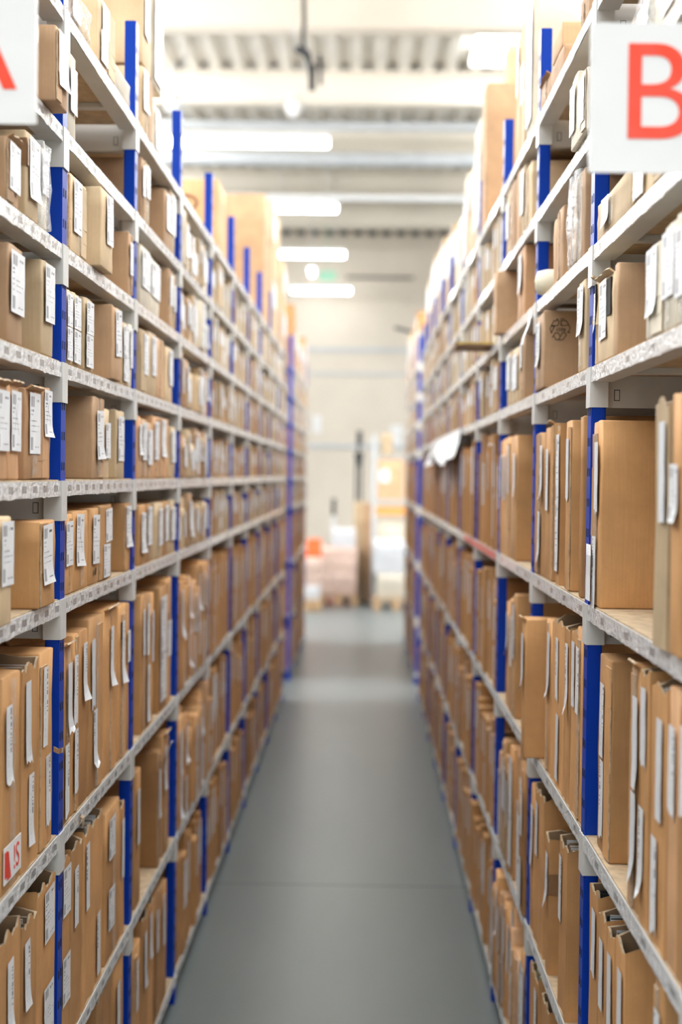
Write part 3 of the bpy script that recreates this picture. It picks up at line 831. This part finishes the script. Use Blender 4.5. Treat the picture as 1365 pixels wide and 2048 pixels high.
files((1, 1, 4, 1117), [m_paper, m_inside], 'crumpled papers in open box under the fourth shelf, right rack, second bay')

# hanging / protruding paper strips
def strip(name, pts, wdir, wd, mat, label, cat, group=None, thick=.0012):
    mb = MB(); wv = Vector(wdir).normalized()*wd/2; n = len(pts)
    for a, b in zip(pts, pts[1:]):
        a = Vector(a); b = Vector(b); nn = (b-a).cross(wv).normalized()*thick
        A = [a-wv, a+wv, b+wv, b-wv]
        mb.quad(A); mb.quad([q+nn for q in A][::-1])
        for i in range(4): mb.quad([A[(i+1) % 4], A[i], A[i]+nn, A[(i+1) % 4]+nn])
    o = mb.build(name, mat); return tag(o, label, cat, group)
def sp(side, px, py, out=0.0): return hit_x(px, py, side*(XF[side]-out))
# cream roll on the third right shelf
cy = hit_x(1082, 590, XR-.03).y
zr = top_of(1, 2)
rm = MB(); prof = [(.0, .014), (.006, .030), (.03, .0355), (.10, .036), (.18, .035), (.19, .026)]
rm.tube([(a, 0, 0) for a, _ in prof], [r for _, r in prof], 20)
rm.tube([(-.003, 0, 0), (.002, 0, 0)], .008, 12, 1)
ro2 = rm.build('foam_roll', [m_cream, m_edge], None, loc=(XR-.016, 3.79, zr+.0365), rot=(0, 0, -.12))
tag(ro2, 'cream foam roll sticking out beside the second right blue post', 'roll')
# peeling label curl, left rack
a = sp(-1, 338, 1590, .002); 
strip('paper_strip', [sp(-1, 330, 1545, .003), sp(-1, 333, 1515, .02), sp(-1, 338, 1497, .05), sp(-1, 344, 1484, .06)], (0, 1, 0), .035, m_paper,
      'peeling white paper strip curling off a box below the seventh left shelf', 'paper')
strip('paper_strip', [sp(1, 1177, 1088, .004), sp(1, 1177, 1110, .008), sp(1, 1176, 1150, .006), sp(1, 1175, 1200, .008)], (0, 1, 0), .05, m_paper,
      'loose white label strip hanging by the big box on the right rack', 'paper')
strip('paper_strip', [sp(1, 1062, 625, .006), sp(1, 1057, 650, .02), sp(1, 1048, 672, .045), sp(1, 1044, 690, .05)], (0, 1, 0), .05, m_paper,
      'white paper streamer hanging from the third right shelf at the second blue post', 'paper')
# crumpled plastic bags lying on the boxes
def bag(x, y, z, r, label, seed):
    rn = random.Random(seed); bm_ = MB(); n, m = 12, 8; ph = [rn.uniform(0, 6) for _ in range(4)]
    rows_ = []
    for j in range(m+1):
        t = PI*j/m; row = []
        for i in range(n):
            a = 2*PI*i/n; q = r*(.75+.25*math.sin(3*a+ph[0]+4*t)*math.sin(5*t+ph[1])+.15*math.sin(7*a+ph[2]))
            row.append(len(bm_.v)); bm_.v.append((q*math.sin(t)*math.cos(a)*1.5, q*math.sin(t)*math.sin(a)*.8, max(-r*.5, q*math.cos(t)*.62)+r*.5))
        rows_.append(row)
    for A_, B_ in zip(rows_, rows_[1:]):
        for i in range(n): bm_.f.append((A_[i], B_[i], B_[(i+1) % n], A_[(i+1) % n])); bm_.m.append(0)
    tag(bm_.build('plastic_bag', m_bag, None, loc=(x, y, z)), label, 'bag')
m_bag = clear_film('bag_film', .55, (.78, .80, .86), 60)
o_, y0, y1, b0, t0, p = special[(1, 1, 6, 1072)]
bag(XR+.06, y1+.03, t0+.006, .034, 'crumpled clear plastic bag on boxes below the sixth right shelf', 3)
o_, y0, y1, b0, t0, p = special[(1, 1, 6, 1121)]
bag(XR+.09, (y0+y1)/2, t0+.004, .034, 'crumpled plastic bag on the open file box, seventh right shelf', 8)
strip('tape_curl', [sp(-1, 160, 1646, .004), sp(-1, 163, 1632, .012), sp(-1, 167, 1634, .022), sp(-1, 166, 1652, .018)], (0, 1, 0), .022, m_edge,
      'curl of beige tape peeling off the seventh left shelf edge', 'tape')
strip('tape_curl', [sp(-1, 108, 1498, .006), sp(-1, 118, 1503, .03), sp(-1, 126, 1500, .05)], (0, .3, 1), .010, m_edge,
      'strip of beige cardboard sticking out in front of the first left blue post', 'cardboard')
# sheet hanging from the fourth right shelf, further down the aisle
mb = MB(); Y0 = sp(1, 925, 880).y; Y1 = sp(1, 872, 895).y; zt = LV[1][3]+LIPH; n = 18
for i in range(n):
    ya, yb = Y0+(Y1-Y0)*i/n, Y0+(Y1-Y0)*(i+1)/n
    def xo(y, z): return XR-.010-.035*abs(math.sin((y-Y0)*16))*z-.03*z*z
    for j in range(4):
        za, zb = j/4, (j+1)/4
        def HH(y): q = (y-Y0)/(Y1-Y0); return .085+.085*abs(math.sin(q*PI*1.5+.5))**.7
        P = [(xo(ya, za), ya, zt-za*HH(ya)), (xo(yb, za), yb, zt-za*HH(yb)), (xo(yb, zb), yb, zt-zb*HH(yb)), (xo(ya, zb), ya, zt-zb*HH(ya))]
        mb.quad(P); mb.quad([(q[0]+.0012, q[1], q[2]) for q in P][::-1])
tag(mb.build('hanging_sheet', m_paper, smooth=True), 'crumpled white sheet hanging over the fourth right shelf, blurred', 'sheet')
# cardboard sheet poking out above it
A = sp(1, 985, 690); ym = A.y
mb = MB(); mb.box(XR-.13, XR+.2, ym-.02, ym+.24, 0, .006)
for k in range(3): mb.box(XR-.11-.01*k, XR+.2, ym+.02*k, ym+.2, .006+.004*k, .010+.004*k, k % 2)
cs = mb.build('flattened_carton', [m_inside, m_yellow], None, loc=(0, 0, top_of(1, 3)+.008+.10))
cs.location = (0, 0, hit_x(985, 692, XR).z)
tag(cs, 'flattened carton jutting into the aisle from the fourth right shelf', 'carton')
# red tape on the lip
lev = 4; bay = 3
mb = MB(); ya, yb = sp(1, 992, 1125).y, sp(1, 930, 1082).y
mb.box(XR-.0042, XR-.0028, ya, yb, LV[1][lev]+.003, LV[1][lev]+.026)
rt = mb.build('red_tape_strip', m_redtape, None); rt.parent = rackR; rt.location = (-rackR.location.x, -rackR.location.y, 0)
rt['label'] = 'red tape stuck along the shelf edge'

# ------------------------------------------------------------------ aisle signs A and B
def sign(x0, x1, ytop, ybot, Y, letter, lx, lbase, lh, label, side):
    a = hit_y(x0, ytop, Y); b = hit_y(x1, ybot, Y)
    w, h = b.x-a.x, a.z-b.z
    mb = MB(); mb.box(-w/2, w/2, 0, .0035, 0, h)
    r = mb.build('aisle_sign', m_sign, None, loc=((a.x+b.x)/2, Y, b.z)); tag(r, label, 'sign')
    lz = hit_y(lx, lbase, Y).z-b.z; hgt = lh*Y/F; lxx = hit_y(lx, lbase, Y).x-(a.x+b.x)/2
    t = text_mesh(letter, hgt/.69, 'sign_letter', m_redletter, r, (lxx, -.0003, lz), (PI/2, 0, 0), .0004)
    c = MB(); c.box(side*w*.30, side*w*.5, .0035, .02, h*.40, h*.52); c.build('mounting_clip', m_steel, r)
    return r
m_sign, nt, bb = new_mat('laminated_sign')
bb.inputs['Base Color'].default_value = (.78, .79, .80, 1); bb.inputs['Roughness'].default_value = .14
bump(nt, bb, noise(nt, objco(nt), 14, 2), .35, .006)
m_redletter, nt, bb = new_mat('red_letter')
bb.inputs['Base Color'].default_value = (.86, .07, .035, 1); bb.inputs['Roughness'].default_value = .18
bump(nt, bb, noise(nt, objco(nt), 14, 2), .35, .006)
sign(1183, 1447, 45, 347, 1.955, 'B', 1313, 278, 190, 'white sign with a red letter B on the right rack end', 1)
sign(-190, 72, -50, 248, 1.985, 'A', -58, 178, 190, 'white sign with a red letter A on the left rack end', -1)

# ------------------------------------------------------------------ building
YB = 30.0; ZD = HC+5.15
def floor_mat():
    m, nt, b = new_mat('polished_concrete')
    co = objco(nt); n1 = noise(nt, co, .9, 5, .6); n2 = noise(nt, stretched(nt, co, (6, 1.2, 1)), 1.5, 4, .6); n3 = noise(nt, co, 90, 3)
    c = mixc(nt, ramp(nt, n1, .3, .7), (.112, .130, .130), (.128, .146, .147))
    c = mixc(nt, mth(nt, 'MULTIPLY', ramp(nt, n2, .4, .8), .35), c, (.098, .112, .112))
    c = mixc(nt, mth(nt, 'MULTIPLY', ramp(nt, n3, .6, .8), .15), c, (.2, .2, .19))
    nt.links.new(c, b.inputs['Base Color'])
    nt.links.new(mth(nt, 'ADD', mth(nt, 'MULTIPLY', n1, .08), .30), b.inputs['Roughness'])
    return m
fm = MB(); fm.box(-11, 11, -6, YB+.2, -.2, 0, 0)
for y in (hit_z(660, 1770, 0).y, 12.3, 18.4): fm.box(-11, 11, y-.004, y+.004, -.001, .0006, 1)
struct(fm.build('floor', [floor_mat(), plain('joint_filler', (.12, .12, .115), .8)]))
m_wall = plain('cream_wall_panel', (.66, .60, .515), .7, 0, .03, 1.2)
wm = MB(); wm.box(-11.2, 11.2, YB, YB+.2, 0, ZD+.3, 0)
struct(wm.build('wall_back', m_wall))
lm = MB(); lm.box(-11.2, -11, -6, YB, 0, ZD+.3); struct(lm.build('wall_left', m_wall))
lm = MB(); lm.box(11, 11.2, -6, YB, 0, ZD+.3); struct(lm.build('wall_right', m_wall))
lm = MB(); lm.box(-11.2, 11.2, -6.2, -6, 0, ZD+.3); struct(lm.build('wall_front', m_wall))
# horizontal rails on the back wall
for k, (py, hh, mt) in enumerate(((700, .05, m_grey), (748, .03, m_grey), (893, .05, m_grey), (620, .03, m_wall))):
    z = hit_y(727, py, YB).z; tm = MB(); tm.box(-8, 8, YB-.03, YB, z-hh, z+hh); struct(tm.build('trim_%d' % (k+1), mt))
# trapezoid roof deck (ribs along the aisle), glowing panels added below
m_deck = plain('roof_deck', (.84, .80, .73), .6, 0, .04, 1)
m_beam = plain('roof_beam', (.74, .69, .60), .6, 0, .04, 1)
dm = MB(); xs = -11.0; pr = .30
prof = []
while xs < 11:
    prof += [(xs, 0), (xs+.11, 0), (xs+.15, .12), (xs+.26, .12)]; xs += pr
for (xa, za), (xb, zb) in zip(prof, prof[1:]):
    dm.quad([(xa, -6, ZD+za), (xb, -6, ZD+zb), (xb, YB, ZD+zb), (xa, YB, ZD+za)][::-1])
dm.box(-11.2, 11.2, -6.2, YB+.2, ZD+.14, ZD+.3, 0)
struct(dm.build('ceiling', m_deck))
bz = ZD-.42
k = 10
for y in (-3.2, 0.0, 3.1, 6.2, 9.3, 12.3, 15.3, 18.4, 21.3, 24.3, 27.3):
    b_ = MB(); b_.box(-11, 11, y-.04, y+.04, bz+.03, ZD-.03); b_.box(-11, 11, y-.13, y+.13, bz, bz+.03); b_.box(-11, 11, y-.13, y+.13, ZD-.03, ZD)
    struct(b_.build('trim_%d' % k, m_beam)); k += 1
for (py, Y, r, mt) in ((252, 19.0, .07, m_grey), (318, 20.2, .10, m_grey), (395, 22.5, .05, m_white)):
    z = hit_y(650, py, Y).z; b_ = MB(); b_.tube([(-9, Y, z), (9, Y, z)], r, 10, 0)
    struct(b_.build('trim_%d' % k, mt)); k += 1
b_ = MB(); xq = -1.75  # dark blocks standing in for the shade in open rib ends
while xq < 1.7: b_.box(xq, xq+.16, YB-.02, YB-.002, ZD-.13, ZD-.03); xq += .30
struct(b_.build('trim_%d' % k, m_dark)); k += 1
zq = hit_y(755, 556, YB).z; b_ = MB(); b_.box(-.4, 1.0, YB-.03, YB-.002, zq-.02, zq+.03); struct(b_.build('trim_%d' % k, m_dark)); k += 1
# glowing roof panels out of view, added to light aisle and goods area
nw = 1
for (x0, x1, y0, y1) in ((-7, 7, -2.6, -.6), (-7, 7, .5, 2.6), (-7, 7, 3.6, 5.7), (-7, 7, 6.7, 8.8), (-7, 7, 9.8, 11.9),
                         (-6.5, -3.5, 16, 19.5), (3, 6, 16, 19.5), (-6, -3.5, 22, 24), (3, 6, 22, 24), (-6, -3.5, 25, 26.8), (3, 6, 25, 26.8)):
    w_ = MB(); w_.box(x0, x1, y0, y1, ZD-.06, ZD-.005); struct(w_.build('light_panel_%d' % nw, m_goods_fill if 15 < y0 < 20 else m_sky)); nw += 1
for x0 in (-7.5, -2.2, 3.1):  # unseen glowing panes added behind the camera to light camera-facing sides
    w_ = MB(); w_.box(x0, x0+4.4, -5.99, -5.95, 2.4, 4.8); struct(w_.build('light_panel_%d' % nw, m_rear_fill)); nw += 1
# the rooflight that shows top right
c0 = hit_y(942, 190, 17.6); c1 = hit_y(1000, 122, 17.6)
w_ = MB(); w_.box(c0.x, c0.x+.6, 16.3, 17.7, ZD-.09, ZD-.02); w_.box(c0.x, c0.x+.6, 16.95, 17.02, ZD-.12, ZD-.09, 1)
struct(w_.build('light_panel_%d' % nw, [m_sky, m_deck]))

# lamps
def lamp(px, py, wpx, Y, label, along=False, two=False):
    c = hit_y(px, py, Y); L = wpx*Y/F
    r = empty('fluorescent_lamp', (c.x, c.y, c.z+.06), (0, 0, PI/2 if along else 0)); tag(r, label, 'lamp', 'fluorescent lamps under the roof')
    h = MB(); h.box(-L/2, L/2, -.06, .06, 0, .05); h.build('housing', m_white, r)
    segs = ((-L/2, -.02), (.02, L/2)) if two else ((-L/2, L/2),)
    for a, b in segs:
        t = MB(); t.tube([(a+.01, 0, -.045), (b-.01, 0, -.045)], .045, 14, 0); t.build('tube', m_tube_far, r)
    for s in (-.35, .35):
        w2 = MB(); w2.tube([(L*s, 0, .05), (L*s, 0, ZD-c.z-.05)], .006, 6); w2.build('suspension_rod', m_grey, r)
lamp(488, 288, 340, 16.3, 'long glowing tube lamp over the aisle, the largest and nearest one')
lamp(605, 419, 140, 20.2, 'pair of glowing tubes, second lamp down from the top', two=True)
lamp(620, 511, 140, 24.2, 'glowing tube lamp, third down, above the slanting one')
lamp(643, 583, 118, 28.8, 'lowest and farthest glowing tube lamp near the back wall')
lamp(624, 546, 46, 26.0, 'short slanting glowing lamp between the two lowest tubes', along=True)
rows = empty('lamp_row')
C.objects.unlink(rows); bpy.data.objects.remove(rows)
k2 = 0
for X, Y in [(x, y) for x in (-4.6, 4.6) for y in (13.5, 16, 18.5, 23)] + [(-3.1, 11.85), (3.1, 11.85)] :  # lamps out of view, added to brighten roof, goods area and cross aisle
    if 1:
        r = empty('fluorescent_lamp', (X, Y, 5.6))
        if abs(X) > 2: tag(r, 'added tube lamp out of view, lighting the roof and cross aisle', 'lamp', 'added lamps out of view')
        else: tag(r, 'tube lamp hanging high over the near half of the aisle, above the picture', 'lamp', 'lamps over the near half of the aisle')
        h = MB(); h.box(-.75, .75, -.02, .02, .0, .03); h.build('housing', m_white, r)
        t = MB(); t.tube([(-.74, 0, -.045), (.74, 0, -.045)], .045, 12, 0); t.build('tube', m_added_cross_tube if abs(X) < 4 else m_added_tube, r)
        for q in (-.5, .5):
            w2 = MB(); w2.tube([(q, 0, .03), (q, 0, ZD-5.61)], .006, 6); w2.build('suspension_rod', m_grey, r)
# green emergency sign
e = hit_y(655, 552, 26.8); mb = MB(); mb.box(-.16, .16, -.02, .02, -.09, .09); mb.box(-.006, .006, -.006, .006, .09, bz-e.z)
tag(mb.build('emergency_sign', m_green, None, loc=e), 'small pale green emergency sign hanging beside the slanting lamp', 'sign')
# hanging cable with connector box
Y = 14.4
def hp(px, py): return hit_y(px, py, Y)
r = empty('hanging_cable', hp(610, 0)); tag(r, 'grey cable loom with connector hanging from the roof, top centre', 'cable')
loc = r.location.copy()
def rel(px, py, dy=0): v = hp(px, py)-loc; return (v.x, v.y+dy, v.z)
topz = ZD-loc.z
mb = MB(); mb.tube([(0, 0, topz), rel(608, 0), rel(609, 40), rel(607, 90), rel(618, 130), rel(628, 180)], .022, 8); mb.build('cable', m_dark, r)
mb = MB(); mb.tube([(rel(588, 0)[0], 0, topz), rel(587, 60), rel(590, 98), rel(600, 104)], .008, 8); mb.build('cable', m_grey, r)
mb = MB(); mb.tube([rel(590, 98), rel(602, 100), rel(614, 108), rel(620, 125)], [.03, .05, .045, .03], 8); mb.build('connector', m_dark, r)
mb = MB(); a = rel(622, 125); mb.box(a[0]-.02, a[0]+.05, -.03, .03, a[2]-.28, a[2]-.02); mb.tube([rel(640, 110), rel(642, 170)], .02, 8); mb.build('connector', m_dark, r)
# small roof fittings
for (px, py, Y, lab) in ((586, 215, 18.15, 'small white roof sensor hanging below the beam, left of centre'), (348, 208, 17.0, 'small grey sprinkler head hanging near the left rack top')):
    c = hit_y(px, py, Y); mb = MB()
    mb.tube([(0, 0, .12), (0, 0, .02), (0, 0, -.05), (0, 0, -.12)], [.05, .10, .09, .04], 12); mb.tube([(0, 0, .12), (0, 0, ZD-c.z-.3)], .015, 8)
    tag(mb.build('roof_fitting', m_white if px > 400 else m_grey, None, loc=c), lab, 'fitting')

# ------------------------------------------------------------------ goods area at the far end
YP = 19.6
def W(px, py, Y): return hit_y(px, py, Y)
def pallet(x0, x1, y0, y1, label, group=None):
    r = empty('pallet', ((x0+x1)/2, (y0+y1)/2, 0)); tag(r, label, 'pallet')
    w, d = x1-x0, y1-y0
    mb = MB()
    for k in range(5): mb.box(-w/2+w*k/5+.006, -w/2+w*(k+1)/5-.006, -d/2, d/2, .122, .144)
    mb.build('deck_boards', m_wood, r)
    for k in (-1, 0, 1):
        mb = MB(); mb.box(k*(w/2-.05)-.05, k*(w/2-.05)+.05, -d/2, d/2, 0, .022)
        for j in (-1, 0, 1): mb.box(k*(w/2-.05)-.05, k*(w/2-.05)+.05, j*(d/2-.07)-.07, j*(d/2-.07)+.07, .022, .122)
        mb.build('runner', m_wood, r)
    return r
def bx(name, x0, x1, y0, y1, z0, z1, mat, label, cat, group=None, bul=.004):
    rn = random.Random(int(x0*999)+int(z0*77)); mb = carton_mesh(x1-x0, z1-z0, y1-y0, rn, bul)
    o = mb.build(name, mat, None, smooth=True, loc=((x0+x1)/2, y0, z0), rot=(0, 0, PI/2))
    return tag(o, label, cat, group)
m_pink = cardboard('pinkish_cardboard', (.50, .375, .315))
xa, xb = W(640, 1150, YP).x, W(714, 1150, YP).x
pallet(xa-.02, xb+.02, YP, YP+.8, 'wooden pallet under the pinkish carton stack at the aisle end')
zt = [.145, .45, .70, .86]
g = 'pinkish cartons stacked on the pallet'
for (z0, z1, lab) in ((.146, .448, 'large pinkish carton, bottom of the stack at the aisle end'), (.45, .64, 'pinkish carton in the middle of the stack at the aisle end'), (.642, .80, 'flat pinkish carton on top of the stack at the aisle end')):
    bx('cardboard_box', xa, xb, YP+.02, YP+.75, z0, z1, m_pink, lab, 'box', g)
z = .802; a, b = W(668, 1070, YP).x, W(711, 1070, YP).x
bx('paper_pack', a, b, YP+.05, YP+.4, z, W(690, 1058, YP).z, m_wrap, 'white paper pack lying on the pinkish carton stack', 'paper')
# low stack with the orange crate in front
Y2 = 19.0; a, b = W(606, 1190, Y2).x, W(640, 1190, Y2).x
pallet(a-.1, b+.02, Y2-.3, Y2+.5, 'low pallet at the left with the white carton and crate')
bx('cardboard_box', a-.05, b, Y2-.25, Y2+.4, .146, .33, m_wrap, 'low white carton on the left pallet below the orange crate', 'box')
bx('cardboard_box', a-.05, b, Y2-.22, Y2+.4, .332, W(620, 1114, Y2).z-.002, m_pink, 'pinkish carton right under the orange crate', 'box')
c = W(628, 1114, Y2); wt = 33*Y2/F
mb = MB(); zz = W(628, 1079, Y2).z-c.z
n0, n1 = wt*.46, wt*.40
P = [(-n0, 0, 0), (n0, 0, 0), (n0, .3, 0), (-n0, .3, 0), (-n1, .03, zz), (n1, .03, zz), (n1, .27, zz), (-n1, .27, zz)]
for q in ((0, 3, 2, 1), (4, 5, 6, 7), (0, 1, 5, 4), (1, 2, 6, 5), (2, 3, 7, 6), (3, 0, 4, 7)): mb.quad([P[i] for i in q])
mb.box(-n0-.01, n0+.01, -.01, .31, 0, .03)
tag(mb.build('crate', m_orange, None, loc=c), 'upturned bright orange plastic crate beside the left rack end', 'crate')
# stacker mast
Ys = 22.4; r = empty('stacker_truck', (W(715, 1200, Ys).x, Ys, 0)); tag(r, 'dark stacker truck with upright mast behind the cartons', 'truck')
zt_ = W(715, 862, Ys).z; zm = W(715, 920, Ys).z
mb = MB(); mb.box(-.055, -.015, -.05, .05, .1, zm); mb.box(.015, .055, -.05, .05, .1, zm); mb.build('mast', m_dark, r)
mb = MB(); mb.tube([(0, 0, zm-.1), (0, 0, zt_)], .018, 8); mb.box(-.07, .07, -.04, .04, zm, zm+.12); mb.box(-.04, .05, -.03, .03, zt_-.22, zt_); mb.build('lift_head', m_dark, r)
mb = MB(); mb.box(-.3, .3, .05, .5, .08, .62); mb.build('body', m_dark, r)
for s in (-.2, .2):
    mb = MB(); mb.box(s-.08, s+.08, -.45, .05, .04, .09); mb.build('fork', m_dark, r)
    mb = MB(); mb.tube([(s-.03, .3, .08), (s+.03, .3, .08)], .08, 14); mb.build('wheel', m_black, r)
# pallet jack handle
Yj = 21.6; r = empty('pallet_jack', (W(664, 1200, Yj).x, Yj, 0)); tag(r, 'grey pallet jack handle rising behind the pinkish cartons', 'pallet jack')
zz = W(667, 997, Yj).z; zg = W(666, 1030, Yj).z
mb = MB(); mb.tube([(0, 0, .25), (.012, 0, zg)], .02, 8); mb.build('handle_bar', m_grey, r)
mb = MB(); mb.tube([(.012, 0, zg), (.02, 0, zz)], [.03, .035], 8); mb.build('grip', m_dark, r)
mb = MB(); mb.box(-.25, -.09, -.9, .1, .05, .10); mb.box(.09, .25, -.9, .1, .05, .10); mb.box(-.25, .25, -.02, .12, .05, .3); mb.build('forks', m_orange, r)
# tan tube cartons between truck and shelf
Yt = 20.3
bx('cardboard_box', W(708, 1100, Yt).x, W(727, 1100, Yt).x, Yt, Yt+.3, 0, W(715, 1003, Yt).z, MC['l'], 'tall tan carton standing right of the pinkish stack', 'box', 'tall tan cartons')
bx('cardboard_box', W(728, 1100, Yt).x, W(743, 1100, Yt).x, Yt-.1, Yt+.2, 0, W(735, 1006, Yt).z, MC['n'], 'tall narrow carton standing against the small grey shelf', 'box', 'tall tan cartons')
# small grey shelf unit on the right of the end
Yg = 19.9; xl, xr = W(748, 1000, Yg).x, W(826, 1000, Yg).x
r = empty('shelf_unit', ((xl+xr)/2, Yg+.3, 0)); tag(r, 'grey pallet shelf with cartons standing at the aisle end on the right', 'shelving')
hw = (xr-xl)/2; ztop = W(755, 870, Yg).z
for sx in (-1, 1):
    for sy in (-1, 1):
        mb = MB(); mb.box(sx*hw-.025, sx*hw+.025, sy*.3-.025, sy*.3+.025, 0, ztop); mb.build('upright', m_grey, r)
zs = [W(780, 1000, Yg).z, W(780, 911, Yg).z, .70]
for i, z in enumerate(zs):
    mb = MB(); mb.box(-hw, hw, -.33, .33, z-.02, z); mb.build('shelf', m_grey, r)
mb = MB(); mb.box(-hw+.03, hw-.03, -.335, -.30, W(780, 1030, Yg).z, W(780, 1014, Yg).z); mb.build('orange_beam', plain('orange_beam', (.75, .33, .08), .5), r)
x0, x1 = W(756, 950, Yg).x, W(808, 950, Yg).x
o = bx('cardboard_box', x0, x1, Yg, Yg+.5, zs[0]+.001, W(780, 918, Yg).z, MC['n'], 'orange tan carton with white label on the grey shelf at the aisle end', 'box')
mb = MB(); mb.quad([(-.006, .02, .25), (-.006, .16, .25), (-.006, .16, .42), (-.006, .02, .42)][::-1]); mb.build('paper_label', m_paper, o)
bx('cardboard_box', W(764, 890, Yg).x, W(786, 890, Yg).x, Yg, Yg+.4, zs[1]+.001, W(775, 868, Yg).z, MC['l'], 'small light carton on the top board of the grey shelf', 'box')
bx('cardboard_box', x0+.02, x1+.02, Yg+.03, Yg+.5, .701, W(780, 1040, Yg).z, MC['p'], 'white topped carton under the orange beam of the grey shelf', 'box')
zb_ = W(780, 1148, Yg-.85).z
bx('wrapped_bale', x0-.05, x1, Yg-.8, Yg-.08, zb_+.001, W(780, 1082, Yg-.8).z, m_wrap, 'white plastic wrapped bale on top of the beige wrapped load', 'bale', None, .02)
mb = bx('wrapped_bale', x0, x1+.02, Yg-.85, Yg-.06, .146, zb_, m_wrapb, 'beige wrapped load on the pallet in front of the grey shelf', 'bale', None, .015)
pallet(x0-.05, x1+.2, Yg-.92, Yg-.05, 'wooden pallet under the beige wrapped load by the grey shelf')
# notices on the back wall
for (x0, x1, y0, y1, lab) in ((626, 642, 830, 866, 'pale notice sheet on the back wall by the left rack end'), (782, 806, 850, 900, 'pale bluish notice sheet on the back wall above the grey shelf')):
    a, b = W(x0, y0, YB-.01), W(x1, y1, YB-.01); mb = MB(); mb.box(a.x, b.x, YB-.012, YB-.001, b.z, a.z)
    tag(mb.build('notice_sheet', m_paper), lab, 'notice')
# dark arm high on the right rack end
A = W(790, 655, 15.6); B = W(836, 668, 15.6); mb = MB(); mb.tube([A, B+Vector((.12, 0, -.03))], .018, 8)
tag(mb.build('rack_arm', m_dark), 'dark rod jutting into the aisle from the top of the far right rack', 'rod')

# ------------------------------------------------------------------ camera, world, view
cam = bpy.data.cameras.new('camera'); co = bpy.data.objects.new('camera', cam); C.objects.link(co)
cam.sensor_fit = 'VERTICAL'; cam.sensor_height = 36; cam.lens = F/2048*36
co.matrix_world = Matrix.Translation((0, 0, HC)) @ M.to_4x4()
cam.clip_start = .05; cam.clip_end = 100
cam.dof.use_dof = True; cam.dof.focus_distance = 2.95; cam.dof.aperture_fstop = 2.2
sc = bpy.context.scene; sc.camera = co
wd = bpy.data.worlds.new('world'); sc.world = wd; wd.use_nodes = True
wd.node_tree.nodes['Background'].inputs[0].default_value = (.9, .95, 1, 1); wd.node_tree.nodes['Background'].inputs[1].default_value = .6
sc.view_settings.view_transform = 'Standard'; sc.view_settings.look = 'None'
sc.view_settings.exposure = -0.05; sc.view_settings.gamma = 1
sc.view_settings.use_curve_mapping = False
print('boxes', NBOX[0], 'stuff', len(STUFF), max(COUNT.values()))
